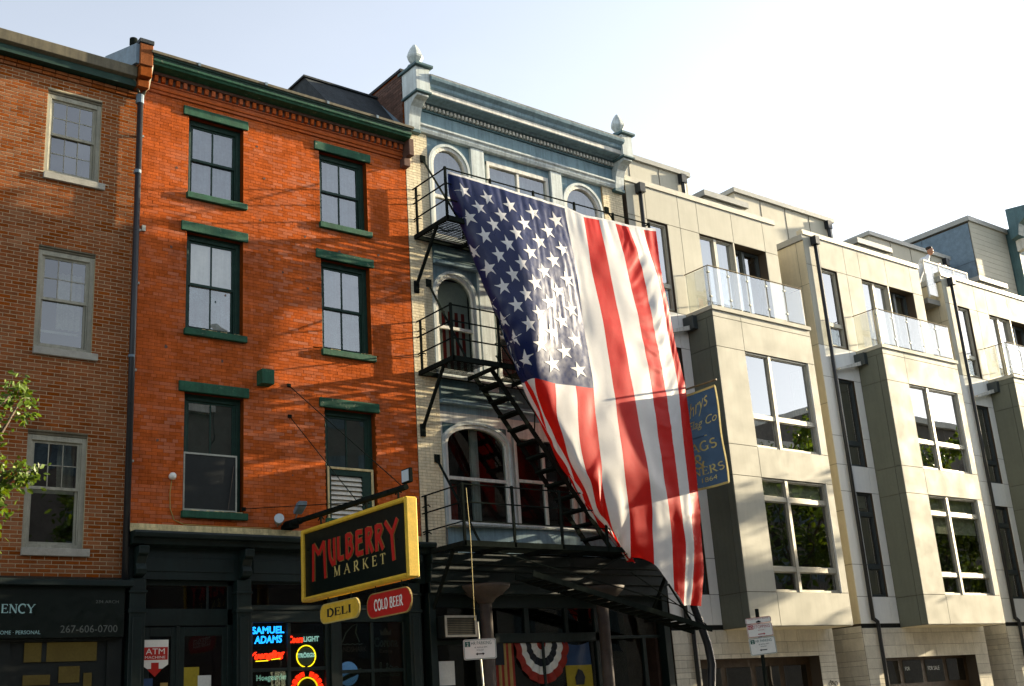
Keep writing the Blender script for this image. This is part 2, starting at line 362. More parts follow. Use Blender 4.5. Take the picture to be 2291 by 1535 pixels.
def arc(cx, cy, rx, ry, a0, a1, n=10): return [(cx+rx*math.cos(R_(a0+(a1-a0)*i/n)), cy+ry*math.sin(R_(a0+(a1-a0)*i/n))) for i in range(n+1)]
K_, T_ = 1.0, .45
SERIF = {  # strokes (weight, points), serif bars (x, y, half width), advance
 'A': ([(T_, [(.05, 0), (.42, 1)]), (K_, [(.40, 1), (.78, 0)]), (T_, [(.17, .36), (.64, .36)])], [(.05, 0, .12), (.78, 0, .14)], .9),
 'B': ([(K_, [(.16, 0), (.16, 1)]), (T_, [(.05, 1), (.36, 1)]), (K_*.9, arc(.34, .765, .22, .235, 90, -90)), (T_, [(.16, .52), (.38, .52)]), (K_*.9, arc(.38, .26, .26, .26, 90, -90)), (T_, [(.05, 0), (.4, 0)])], [], .76),
 'C': ([(K_, arc(.42, .5, .36, .5, 52, 308, 16)), (T_, [(.66, .66), (.68, .98)])], [], .82),
 'D': ([(K_, [(.16, 0), (.16, 1)]), (T_, [(.05, 1), (.36, 1)]), (K_, arc(.34, .5, .36, .5, 90, -90, 14)), (T_, [(.05, 0), (.36, 0)])], [], .82),
 'E': ([(K_, [(.16, 0), (.16, 1)]), (T_, [(.05, 1), (.6, 1)]), (T_, [(.16, .52), (.48, .52)]), (T_, [(.05, 0), (.64, 0)]), (T_, [(.6, .8), (.6, 1)]), (T_, [(.48, .42), (.48, .62)]), (T_, [(.64, 0), (.66, .22)])], [], .74),
 'F': ([(K_, [(.16, 0), (.16, 1)]), (T_, [(.05, 1), (.6, 1)]), (T_, [(.16, .5), (.48, .5)]), (T_, [(.6, .8), (.6, 1)])], [(.16, 0, .13)], .68),
 'G': ([(K_, arc(.42, .5, .36, .5, 52, 330, 16)), (K_*.8, [(.7, .03), (.7, .42)]), (T_, [(.52, .42), (.82, .42)])], [], .88),
 'I': ([(K_, [(.18, 0), (.18, 1)])], [(.18, 0, .15), (.18, 1, .15)], .42),
 'K': ([(K_, [(.16, 0), (.16, 1)]), (T_, [(.66, 1), (.2, .42)]), (K_, [(.32, .58), (.72, 0)])], [(.16, 0, .13), (.16, 1, .13), (.68, 1, .12), (.74, 0, .12)], .86),
 'L': ([(K_, [(.16, 0), (.16, 1)]), (T_, [(.05, 0), (.6, 0)]), (T_, [(.6, 0), (.63, .26)])], [(.16, 1, .13)], .70),
 'M': ([(T_, [(.12, 0), (.14, 1)]), (K_, [(.14, 1), (.46, .05)]), (T_, [(.46, .05), (.8, 1)]), (K_, [(.82, 0), (.82, 1)])], [(.12, 0, .11), (.82, 0, .13), (.10, 1, .09), (.86, 1, .1)], 1.0),
 'N': ([(T_, [(.14, 0), (.14, 1)]), (K_, [(.14, 1), (.7, 0)]), (T_, [(.7, 0), (.7, 1)])], [(.14, 0, .11), (.12, 1, .1), (.7, 1, .12)], .88),
 'O': ([(K_, arc(.42, .5, .36, .5, 0, 360, 22))], [], .88),
 'P': ([(K_, [(.16, 0), (.16, 1)]), (T_, [(.05, 1), (.36, 1)]), (K_, arc(.36, .73, .24, .27, 90, -90)), (T_, [(.16, .46), (.38, .46)])], [(.16, 0, .13)], .74),
 'R': ([(K_, [(.16, 0), (.16, 1)]), (T_, [(.05, 1), (.36, 1)]), (K_, arc(.36, .74, .22, .26, 90, -90)), (T_, [(.16, .48), (.36, .48)]), (K_, [(.34, .48), (.72, 0)])], [(.16, 0, .13), (.74, 0, .1)], .84),
 'S': ([(K_, arc(.34, .75, .23, .24, 40, 270, 10)+arc(.34, .26, .25, .25, 90, -140, 10))], [], .66),
 'T': ([(K_, [(.36, 0), (.36, 1)]), (T_, [(.04, 1), (.68, 1)]), (T_, [(.04, .78), (.04, 1)]), (T_, [(.68, .78), (.68, 1)])], [(.36, 0, .14)], .78),
 'Y': ([(K_, [(.08, 1), (.4, .46)]), (T_, [(.74, 1), (.4, .46)]), (K_, [(.4, 0), (.4, .5)])], [(.08, 1, .13), (.74, 1, .11), (.4, 0, .14)], .82),
 '&': ([(K_, arc(.36, .76, .18, .22, -60, 250, 14)+[(.72, 0)]), (K_, arc(.34, .25, .28, .25, 110, 330, 12)+[(.74, .48)])], [], .86),
}
def ribbon(mb, pts, w, P, lift):
    m = len(pts); b = len(mb.v)
    for i, p in enumerate(pts):
        a, c = pts[max(i-1, 0)], pts[min(i+1, m-1)]; dx, dy = c[0]-a[0], c[1]-a[1]; l = math.hypot(dx, dy) or 1
        if a == c: dx, dy, l = 1, 0, 1
        nx, ny = -dy/l*w/2, dx/l*w/2; mb.v += [P(p[0]+nx, p[1]+ny, lift), P(p[0]-nx, p[1]-ny, lift)]
    for i in range(m-1): mb.f.append((b+2*i, b+2*i+1, b+2*i+3, b+2*i+2))
def serif_text(name, txt, m, parent, org, ux, uz, h, width=None, wt=.16, ext=.002, sp=1.0):
    org = Vector(org); ux = Vector(ux).normalized(); uz = Vector(uz).normalized(); n = ux.cross(uz)
    tot = sum(SERIF[c][2]*sp if c != ' ' else .4 for c in txt); sx = (width/tot) if width else h
    mb = MB(); x = 0; k = 0
    for c in txt:
        if c == ' ': x += .4; continue
        st, se, adv = SERIF[c]
        P = lambda a, b_, l: tuple(org+ux*((a+x)*sx)+uz*(b_*h)+n*(ext+l))
        for wgt, pts in st:
            pts = [(a, min(max(b_, wt*.22), 1-wt*.22)) if abs(wgt-T_) < .01 else (a, b_) for a, b_ in pts]
            ribbon(mb, pts, wt*wgt, P, k*.0002); k = (k+1) % 7
        for sx_, sy_, hw in se:
            yy = .03 if sy_ == 0 else .97; ribbon(mb, [(sx_-hw, yy), (sx_+hw, yy)], .06, P, k*.0002); k = (k+1) % 7
        x += adv*sp
    return mb.build(name, m, parent)

# ---------------- ground ----------------
struct(bx('road', 'asphalt', None, -300, 500, -15, -4.2, -.4, -.13))
sw = struct(MB().box(-300, 500, -3.99, 60, -.4, 0).build('sidewalk', 'concrete'))
bx('kerb', 'kerb', sw, -300, 500, -4.2, -3.99, -.4, .004)
sw2 = struct(MB().box(-300, 500, -90, -15.21, -.4, 0).build('sidewalk', 'concrete'))
bx('kerb', 'kerb', sw2, -300, 500, -15.21, -15, -.4, .004)
rl = MB()
for k in range(-20, 40): rl.box(k*9, k*9+3, -9.65, -9.53, -.13, -.126)
struct(rl.build('lane_marking', 'road_white'))
struct(MB().box(-300, 500, -300, 400, -2, -.41).build('ground', 'asphalt'))

# ---------------- windows ----------------
def sash_window(b, x0, x1, z0, z1, fm, top=(2, 1), bot=(2, 1), gm='glass_old', y=.075, fr=.055, split=.5, back_top='blind_blue', back_bot='blind_blue', lower=True, mun=.014, muntin_mat=None, by=.10):
    """double hung window: frame > upper and lower sash, panes, blind, dark room"""
    f = MB()
    for a in ((x0, x0+fr, y-.02, y+.07, z0, z1), (x1-fr, x1, y-.02, y+.07, z0, z1), (x0+fr, x1-fr, y-.02, y+.07, z1-fr*1.2, z1), (x0+fr, x1-fr, y-.02, y+.07, z0, z0+fr*.9)): f.box(*a)
    f.box(x0+fr, x0+fr+.022, y-.002, y+.03, z0+fr*.9, z1-fr*1.2).box(x1-fr-.022, x1-fr, y-.002, y+.03, z0+fr*.9, z1-fr*1.2)
    w = f.build('window', fm, b, .004)
    ax, bxx, za, zb = x0+fr+.022, x1-fr-.022, z0+fr*.9, z1-fr*1.2
    zm = za+(zb-za)*split; sr = .036
    for nm, lo, hi, yy, (nc, nr), bm in (('upper_sash', zm-.02, zb, y+.012, top, back_top), ('lower_sash', za, zm+.02, y+.04, bot, back_bot)):
        if nm == 'lower_sash' and not lower: continue
        s = MB().box(ax, ax+sr, yy, yy+.028, lo, hi).box(bxx-sr, bxx, yy, yy+.028, lo, hi).box(ax+sr, bxx-sr, yy, yy+.028, hi-sr, hi).box(ax+sr, bxx-sr, yy, yy+.028, lo, lo+sr*1.25)
        gx0, gx1, gz0, gz1 = ax+sr, bxx-sr, lo+sr*1.25, hi-sr
        cw, chh = (gx1-gx0)/nc, (gz1-gz0)/nr
        for i in range(1, nc): s.box(gx0+cw*i-mun, gx0+cw*i+mun, yy+.006, yy+.024, gz0, gz1)
        for j in range(1, nr): s.box(gx0, gx1, yy+.0065, yy+.0235, gz0+chh*j-mun, gz0+chh*j+mun)
        s.build(nm, muntin_mat or fm, w)
        for i in range(nc):
            for j in range(nr):
                t = random.uniform(-.004, .004); t2 = random.uniform(-.004, .004); p0, p1, q0, q1 = gx0+cw*i, gx0+cw*(i+1), gz0+chh*j, gz0+chh*(j+1)
                MB().poly(((p0, yy+.014+t, q0), (p1, yy+.014-t, q0), (p1, yy+.014-t+t2, q1), (p0, yy+.014+t+t2, q1))).build('pane', gm, w)
        if bm: MB().box(ax+.005, bxx-.005, by+yy, by+yy+.006, lo, hi).build('blind', bm, w)
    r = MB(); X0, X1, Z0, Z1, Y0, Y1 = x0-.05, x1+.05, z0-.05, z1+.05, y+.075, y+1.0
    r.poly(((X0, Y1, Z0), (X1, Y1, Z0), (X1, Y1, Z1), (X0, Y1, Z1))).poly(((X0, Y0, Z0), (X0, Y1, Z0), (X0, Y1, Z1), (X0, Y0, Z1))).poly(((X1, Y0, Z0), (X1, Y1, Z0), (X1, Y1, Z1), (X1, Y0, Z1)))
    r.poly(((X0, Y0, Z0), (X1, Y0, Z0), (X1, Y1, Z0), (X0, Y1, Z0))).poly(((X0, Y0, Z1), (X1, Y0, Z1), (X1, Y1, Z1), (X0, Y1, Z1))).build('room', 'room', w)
    return w

# ---------------- brown brick rowhouse at the left ----------------
A = thing('brick_rowhouse', 'brown brick rowhouse with pale mortar, grey sash windows and black shop sign', 'building', (5, 0, 0))
AW = [(5.18, 6.08, 10.57, 12.10), (5.18, 6.08, 7.60, 9.31), (5.18, 6.08, 4.51, 6.30)]
AX0, AX1 = 2.2, 6.735
wall_holes(MB(), AX0, AX1, 4.02, 12.66, .0035, AW, .10).box(AX0, AX1, 1.2, 9, 0, 12.5).poly(((AX0, .004, 4.02), (AX0, 9, 4.02), (AX0, 9, 12.66), (AX0, .004, 12.66))).poly(((AX0, .0035, 12.66), (AX1, .0035, 12.66), (AX1, 9, 12.9), (AX0, 9, 12.9))).build('wall', 'mortar_pale', A)
lay_bricks(A, cells(AX0, AX1-.02, 4.03, 12.60, .2045, .0613, .0105, AW, .05), .0035, .0050, .0018, .0016, 'brick_old', 300, .0006)
# corbelled brick courses under the gutter
cb = []
for zc, yo in ((12.32, -.022), (12.38, -.045)):
    mb = MB(); x = AX0
    while x < AX1-.1:
        v, f = brick_mesh(.194, .051, .03-yo, .002, .002); n = len(mb.v); mb.v += [(a+x+random.uniform(-.002, .002), b+.01, c+zc) for a, b, c in v]; mb.f += [tuple(n+i for i in q) for q in f]; x += .2045
    mb.build('corbel_course', 'brick_old', A, kind='stuff')
g = MB().prism([(-.27, 12.61), (-.27, 12.80), (-.25, 12.815), (.0, 12.83), (.0, 12.56), (-.20, 12.58)], 'x', AX0, 6.57).build('gutter', 'gutter_brown', A, .006)
MB().box(AX0, 6.57, -.20, .0, 12.45, 12.575).build('soffit', 'green_dark', g)
for i, h in enumerate(AW):
    x0, x1, z0, z1 = h
    bt = [None, 'curtain', None][i]
    w = sash_window(A, x0, x1, z0, z1-.07, 'trim_dull', (3, 2), (3, 2) if i == 0 else (1, 1), 'glass_old' if i == 0 else 'glass_dark', y=.055, fr=.07, split=.52 if i < 2 else .54, back_top=None, back_bot=None, mun=.007, by=.2)
    MB().box(x0, x1, .02, .10, z1-.07, z1).box(x0, x1, .0, .02, z1-.03, z1).build('header', 'gutter_brown', w, .004)
    MB().box(x0-.005, x1+.09, -.055, .10, z0-.115, z0).build('sill', 'sill_stone', w, .006)
    if i == 1:
        c = MB().grid(lambda u, v: (x0+.42+.40*u, .32+.025*math.sin(u*26), z0+.45+v*.95), 40, 2); c.build('curtain', 'curtain', w, smooth=True)
        MB().box(x0+.1, x1-.1, .36, .37, z0+.38, z0+.42).build('curtain_rod', 'trim_white', w)
    if i == 2:
        MB().box(x0+.08, x1-.08, .30, .31, z0+.88, z0+.94).build('blind_rail', 'blind', w)
        MB().grid(lambda u, v: (x0+.56+.26*u, .34+.02*math.sin(u*20+v*3), z0+.96+v*.74), 24, 2).build('curtain', 'curtain', w, smooth=True)
# storefront of the brown house
sA = MB().box(AX0, 6.72, .02, .25, 2.3, 3.99).build('shopfront', 'shop_black', A)
MB().prism([(-.22, 3.95), (-.22, 4.03), (.0, 4.10), (.0, 3.94), (-.12, 3.94)], 'x', AX0, 6.80).build('shop_cornice', 'shop_green', A, .004)
pn = MB().box(AX0, 6.70, -.13, .018, 3.205, 3.94).build('sign_board', 'sign_black', A, .006)
serif_text('lettering', 'ENCY', 'paint_cyan', pn, (4.915, -.13, 3.557), (1, 0, 0), (0, 0, 1), .125, .475, .15)
text_mesh('lettering', '234 ARCH', 'paint_grey', pn, (6.26, -.13, 3.70), (1, 0, 0), (0, 0, 1), .045, .345)
text_mesh('lettering', '267-606-0700', 'paint_grey', pn, (5.76, -.13, 3.275), (1, 0, 0), (0, 0, 1), .105, .84)
text_mesh('lettering', 'OME · PERSONAL', 'paint_cyan', pn, (4.925, -.13, 3.26), (1, 0, 0), (0, 0, 1), .052, .555)
MB().box(AX0, 6.72, -.02, .02, 0, 2.2).box(6.5, 6.72, -.02, .02, 2.2, 3.2).box(AX0, 5.1, -.02, .02, 2.2, 3.2).box(5.1, 6.5, -.02, .02, 3.16, 3.2).build('shop_frame', 'shop_black', A)
for b in ((5.31, 6.35, 2.88, 3.15), (5.31, 5.69, 2.56, 2.70), (5.81, 6.11, 2.58, 2.81), (6.17, 6.29, 2.5, 2.71)):
    MB().box(b[0], b[1], .0, .012, b[2], b[3]).build('shop_pane', 'amber_room', A)
bx('transom_bar', 'shop_black', A, 5.55, 5.62, -.005, .0, 2.88, 3.15)

# ---------------- orange brick rowhouse ----------------
B = thing('brick_rowhouse', 'orange painted brick rowhouse with green lintels above the market shopfront', 'building', (9.5, 0, 0))
BX0, BX1 = 6.74, 12.235
BW = [(7.63, 8.68, 10.78, 12.28), (10.25, 11.30, 10.78, 12.28), (7.63, 8.68, 8.27, 10.05), (10.25, 11.30, 8.27, 10.05), (7.64, 8.70, 5.18, 7.17), (10.27, 11.32, 5.18, 7.18)]
wall_holes(MB(), BX0, BX1, 4.9, 13.0, .0025, BW, .22).box(BX0, BX1, 1.3, 9, 0, 12.9).poly(((BX0, .0025, 13.0), (BX1, .0025, 13.0), (BX1, 9, 13.2), (BX0, 9, 13.2))).build('wall', 'mortar_orange', B)
lay_bricks(B, cells(BX0, BX1, 4.92, 12.54, .197, .0592, .0045, BW, .03, bond='common'), .0025, .0030, .0012, .0013, 'brick_orange', 300, .0011)
# holes and old fixings in the brick face
for x, z in ((8.35, 8.98), (9.02, 10.55), (9.93, 10.42), (9.46, 9.62), (8.95, 12.02), (7.42, 11.2), (11.52, 10.36), (10.65, 10.25), (9.2, 10.0), (9.97, 9.4), (7.35, 9.7), (11.55, 8.9), (7.3, 7.9), (8.3, 7.78), (7.2, 6.3), (9.62, 5.9), (9.1, 11.4)):
    s = random.uniform(.018, .035); MB().prism([(x+s*math.cos(k*1.047)*random.uniform(.6, 1.1), z+s*math.sin(k*1.047)*random.uniform(.6, 1.2)) for k in range(6)], 'y', -.0035, -.001).build('brick_hole', 'brick_dark', B)
backs = [('blind_blue', 'blind_blue'), ('blind_blue', 'blind_blue'), ('blind', 'paper_torn'), ('blind_blue', 'paper_torn'), ('pane_teal', None), ('pane_teal', None)]
for i, h in enumerate(BW):
    x0, x1, z0, z1 = h; low = i >= 4
    w = sash_window(B, x0, x1, z0, z1, 'green_dark', (2, 1), (2, 1), 'glass_dark' if low else 'glass_old', y=.145, fr=.085, split=.5 if not low else (.49 if i == 4 else .47), back_top=backs[i][0], back_bot=backs[i][1], lower=not low, by=.035)
    MB().box(x0-.11, x1+.09, -.035, .05, z1, z1+.175).build('lintel', 'green_paint', w, .008)
    MB().box(x0-.03, x1+.06, -.07, .12, z0-.115, z0).build('sill', 'green_paint', w, .008)
    if i in (2, 3, 4):
        mb = MB()
        for k in range(9):
            xx = x0+.12+random.uniform(0, .8); l = random.uniform(.04, .2); mb.box(xx, min(xx+l, x1-.04), -.066, .10, z0+.0005, z0+.006+random.uniform(0, .006))
        mb.build('peeling_paint', 'cream_paint', w)
    if i == 4:
        MB().box(x0+.02, x1-.10, .035, .055, z0+.02, z0+.05).box(x0+.02, x1-.10, .035, .055, z0+.95, z0+.98).box(x0+.02, x0+.045, .035, .055, z0+.05, z0+.95).box(x1-.125, x1-.10, .035, .055, z0+.05, z0+.95).build('screen_frame', 'galv', w)
        MB().box(x0+.045, x1-.125, .047, .050, z0+.05, z0+.95).build('screen', 'shop_black', w)
        MB().bar((x0+.80, .03, z0+.05), (x0+.90, .03, z0+.80), .008).build('stick', 'post_tan', w)
    if i == 5:
        MB().box(x0+.05, x1-.05, .03, .06, z0+.90, z0+.94).box(x0+.05, x0+.09, .03, .06, z0, z0+.90).box(x1-.09, x1-.05, .03, .06, z0, z0+.90).build('louver_frame', 'cream_paint', w, .003)
        MB().box(x1-.28, x1-.09, .05, .07, z0, z0+.9).box(x0+.09, x0+.13, .05, .07, z0, z0+.9).box(x0+.13, x1-.28, .05, .07, z0+.80, z0+.9).build('louver_board', 'green_dark', w)
        for k in range(9):
            zz = z0+.02+k*.086; MB().prism([(.055, zz), (.065, zz-.004), (.115, zz+.078), (.105, zz+.082)], 'x', x0+.13, x1-.28).build('louver_slat', 'louver', w)
# brick cornice with dentils, green gutter
MB().box(BX0, BX1, -.035, .01, 12.545, 12.60).box(BX0, BX1, -.06, .01, 12.60, 12.635).box(BX0, BX1, -.045, .01, 12.635, 12.70).box(BX0+.12, BX1, -.075, .01, 12.70, 12.725).build('brick_band', 'brick_orange', B, .004)
x = 6.93
while x < 12.12:
    MB().box(x, x+.068, -.125, .01, 12.727, 12.835).build('dentil', 'brick_orange', B, .003); x += .1345
MB().box(BX0+.12, BX1, -.075, .01, 12.727, 12.835).box(BX0+.12, BX1, -.15, .01, 12.837, 12.89).build('dentil_band', 'brick_dark', B, .004)  # dark colour behind the dentils paints in the shade of their gaps
MB().box(BX0+.06, 12.16, -.22, .0, 12.892, 12.93).prism([(-.22, 12.895), (-.34, 12.90), (-.355, 12.93), (-.385, 12.95), (-.39, 12.99), (.0, 12.99), (.0, 12.93)], 'x', BX0+.06, 12.16).build('cornice', 'green_paint', B, .004)
MB().prism([(.0, 12.992), (-.37, 12.992), (-.38, 13.03), (-.40, 13.04), (-.41, 13.07), (.0, 13.07)], 'x', BX0+.06, 12.16).build('gutter', 'green_dark', B, .004)
MB().prism([(-.43, 13.072), (-.43, 13.125), (-.38, 13.14), (.5, 13.38), (.5, 13.072)], 'x', BX0+.02, 12.2).build('gutter_edge', 'gutter_brown', B, .004)
for x, d in ((7.6, 0), (8.9, .01), (10.2, 0), (11.3, .012)): MB().box(x, x+.05, -.437-d, -.42, 13.07, 13.13).build('gutter_strap', 'lead', B)
# end piers of the cornice
pr = MB().box(6.56, 6.79, -.40, .1, 12.80, 13.22).box(6.58, 6.79, -.37, .1, 12.60, 12.80).box(6.59, 6.79, -.25, .1, 12.45, 12.60).build('end_pier', 'brick_old', B, .01)
MB().box(6.54, 6.80, -.42, .3, 13.22, 13.30).build('cap', 'roof_black', pr, .008)
MB().prism([(-.36, 12.82), (-.36, 13.2), (1.2, 13.75), (1.2, 13.2)], 'x', 6.50, 6.56).build('flashing', 'lead', pr)
MB().prism([(.1, 12.6), (.1, 13.25), (2.6, 13.9), (2.6, 12.6)], 'x', 6.56, 6.79).build('party_wall', 'brick_dark', B)
MB().box(12.10, 12.25, -.16, .0, 12.36, 12.55).box(12.14, 12.26, -.30, .0, 12.55, 12.92).build('end_pier', 'brick_dark', B, .01)
MB().lathe([(.055, 0), (.055, .72), (.07, .73), (.07, .86), (.05, .87)], (6.78, .55, 13.0), 14).build('vent_pipe', 'iron_black', B, smooth=False)
# rainwater pipe between the two houses
dp = MB().tube([(6.70, -.10, 4.0), (6.70, -.10, 12.28)], .052, 12).build('downpipe', 'pipe_black', B, smooth=True)
MB().tube([(6.69, -.10, 12.2), (6.69, -.10, 12.36)], .068, 12).tube([(6.69, -.10, 10.87), (6.69, -.10, 10.93)], .060, 12).tube([(6.69, -.10, 7.6), (6.69, -.10, 7.64)], .058, 12).build('joint', 'lead', dp)
MB().tube([(6.78, -.34, 12.95), (6.80, -.30, 12.86), (6.79, -.16, 12.50), (6.74, -.12, 12.40), (6.70, -.10, 12.33)], .036, 10).tube([(6.52, -.2, 12.62), (6.6, -.16, 12.5), (6.69, -.10, 12.36)], .025, 8).build('elbow', 'gutter_brown', dp, smooth=True)
for z in (11.6, 9.85, 8.9, 7.4, 5.9): MB().box(6.70, 6.80, -.06, 0, z, z+.035).build('bracket', 'galv', dp)
MB().box(6.82, 6.88, -.05, 0, 9.87, 9.97).build('fixing', 'galv', B)
# mansard attic on the roof
ar = MB(); ar.poly(((10.72, .0, 13.2), (12.24, .0, 13.2), (12.24, .98, 14.44), (10.50, .98, 14.44))); ar.poly(((10.72, .0, 13.2), (10.50, .98, 14.44), (10.50, 5.5, 14.44), (10.72, 5.5, 13.2))); ar.poly(((10.50, .98, 14.44), (12.24, .98, 14.44), (12.24, 5.5, 14.44), (10.50, 5.5, 14.44))); ar.build('attic_roof', 'roof_black', B)
MB().prism([(.93, 14.43), (.93, 14.47), (5.5, 14.47), (5.5, 14.43)], 'x', 10.46, 12.24).build('attic_coping', 'roof_black', B)
# shopfront cornice and frame
MB().box(6.72, 12.20, -.10, .0, 4.80, 4.865).box(6.74, 12.20, -.085, .0, 4.865, 4.93).build('cream_moulding', 'cream_paint', B, .006)
MB().prism([(.0, 4.80), (-.30, 4.795), (-.32, 4.76), (-.30, 4.70), (-.22, 4.68), (-.20, 4.60), (.0, 4.56)], 'x', 6.76, 12.36).build('shop_cornice', 'shop_green', B, .004)
MB().box(6.76, 12.25, -.04, .06, 4.08, 4.57).build('fascia', 'shop_green', B)
MB().box(6.98, 8.5, -.055, -.04, 4.2, 4.42).box(8.85, 11.85, -.055, -.04, 4.2, 4.42).build('fascia_panel', 'shop_green', B, .006)
for x in (6.78, 8.54, 11.83):
    p = MB().box(x, x+.25, -.12, .05, 0, 4.08).box(x-.02, x+.27, -.14, .05, 3.56, 3.62).box(x-.02, x+.27, -.14, .05, 3.86, 3.90).box(x+.05, x+.20, -.135, -.12, .6, 3.5).build('pilaster', 'shop_green', B, .008)
    MB().prism([(-.04, 4.10), (-.19, 4.14), (-.21, 4.22), (-.16, 4.30), (-.22, 4.40), (-.29, 4.44), (-.30, 4.56), (-.04, 4.56)], 'x', x+.06, x+.22).build('corbel', 'shop_green', p, .008)
MB().box(7.03, 8.54, .05, .09, 3.38, 3.64).box(7.03, 7.10, .05, .12, 0, 4.08).box(8.45, 8.54, .05, .12, 0, 4.08).box(7.60, 7.66, .05, .11, 0, 3.38).box(7.03, 8.54, .05, .09, 4.0, 4.08).box(8.1, 8.14, .07, .09, 3.64, 4.0).build('door_frame', 'shop_green', B, .006)
for a, b in ((7.10, 7.60), (7.66, 8.45)):
    d = MB().box(a, a+.08, .06, .10, 0, 3.36).box(b-.08, b, .06, .10, 0, 3.36).box(a+.08, b-.08, .06, .10, 3.22, 3.36).box(a+.08, b-.08, .06, .10, 0, .9).build('door', 'shop_green', B, .006)
    MB().box(a+.08, b-.08, .078, .084, .9, 3.22).build('pane', 'glass_shop', d)
    MB().box(a+.04, a+.06, .02, .06, 1.0, 1.3).build('handle', 'galv', d)
MB().box(7.10, 8.45, .075, .080, 3.64, 4.0).build('transom_pane', 'glass_shop', B)
# two pairs of shop windows with glazing bars
def shopwin(x0, x1, xm, zs):
    f = MB().box(x0-.08, x0, .02, .10, 1.0, 3.46).box(x1, x1+.08, .02, .10, 1.0, 3.46).box(x0-.08, x1+.08, .02, .10, 3.42, 3.62).box(xm-.028, xm+.028, .03, .09, 1.0, 3.42).box(x0-.08, x1+.08, .0, .10, 3.62, 3.70)
    for z in zs: f.box(x0, x1, .035, .085, z-.028, z+.028)
    w = f.build('shop_window', 'shop_green', B, .005); zz = [1.0]+list(zs)+[3.42]
    for a, b in ((x0, xm-.028), (xm+.028, x1)):
        for c, d in zip(zz, zz[1:]): MB().box(a, b, .058, .062, c+.02, d-.02).build('pane', 'glass_shop', w)
    MB().box(x0, x1, .07, .074, 3.70, 4.08).build('transom_pane', 'glass_shop', w)
shopwin(8.88, 10.22, 9.54, (2.67, 1.85)); shopwin(10.53, 11.77, 11.14, (2.60, 1.8))
MB().box(8.79, 8.80, .02, .1, 0, 4.08).box(10.30, 10.45, -.02, .1, 0, 4.08).box(8.8, 11.83, .0, .1, 0, 1.0).box(8.79, 11.83, .02, .06, 4.04, 4.10).build('shop_frame', 'shop_green', B)
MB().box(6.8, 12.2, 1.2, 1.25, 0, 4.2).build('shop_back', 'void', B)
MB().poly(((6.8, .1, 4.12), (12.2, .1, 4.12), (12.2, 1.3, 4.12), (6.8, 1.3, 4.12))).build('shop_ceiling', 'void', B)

# ---------------- pale flag shop building ----------------
C = thing('shop_building', 'pale brick and blue grey building with bracketed cornice behind the huge flag', 'building', (15.3, 0, 0))
CX0, CX1 = 12.245, 18.34
CW = {2: [(12.86, 13.80, 11.05, 13.14), (14.33, 16.06, 11.05, 13.10), (16.50, 17.60, 11.05, 13.14)],
      1: [(12.80, 13.80, 8.20, 10.28), (14.33, 16.06, 8.20, 10.1), (16.50, 17.60, 8.20, 10.28)],
      0: [(12.86, 14.42, 5.22, 7.18), (14.56, 16.10, 5.22, 7.1), (16.24, 17.66, 5.22, 7.18)]}
for a, b in ((CX0, 12.79), (17.71, CX1)): MB().box(a, b, .0035, .3, 4.5, 13.32).build('pier', 'mortar_cream', C)
lay_bricks(C, cells(CX0, 12.79, 4.6, 13.3, .197, .0592, .006, [], .03), .0035, .0042, .0012, .0012, 'brick_cream', 300, .0007)
lay_bricks(C, cells(17.71, CX1, 4.6, 13.3, .197, .0592, .006, [], .09), .0035, .0042, .0012, .0012, 'brick_cream', 0, .0007)
MB().box(CX0+.005, 12.32, .3, 12, 0, 14.1).box(CX1-.08, CX1-.005, .3, 12, 0, 14.1).box(CX0, CX1, 1.4, 12, 0, 13.9).build('side_wall', 'brick_dark', C)
rk = []
side = MB()
for r in range(24):     # dark brick party wall rising above the neighbour's roof
    z = 13.18+r*.062; y1 = 4.4-(0 if z < 14.0 else 0)
    for k in range(22):
        y = .04+k*.205-(.1 if r % 2 else 0)
        if z+.056 < 14.66: side.box(12.235, 12.25, max(y, .02), y+.193, z, z+.052)
side.build('side_brick', 'brick_dark', C, kind='stuff')
MB().box(12.25, 12.5, .02, 4.6, 13.1, 14.64).build('parapet_wall', 'mortar_orange', C)
MB().box(12.22, 12.55, .02, 4.65, 14.64, 14.70).build('coping', 'roof_black', C)
MB().prism([(.05, 13.2), (.05, 13.42), (.98, 14.40), (1.02, 14.52), (1.16, 14.52), (1.1, 14.35), (.45, 13.2)], 'x', 12.222, 12.234).build('flashing', 'lead', C)
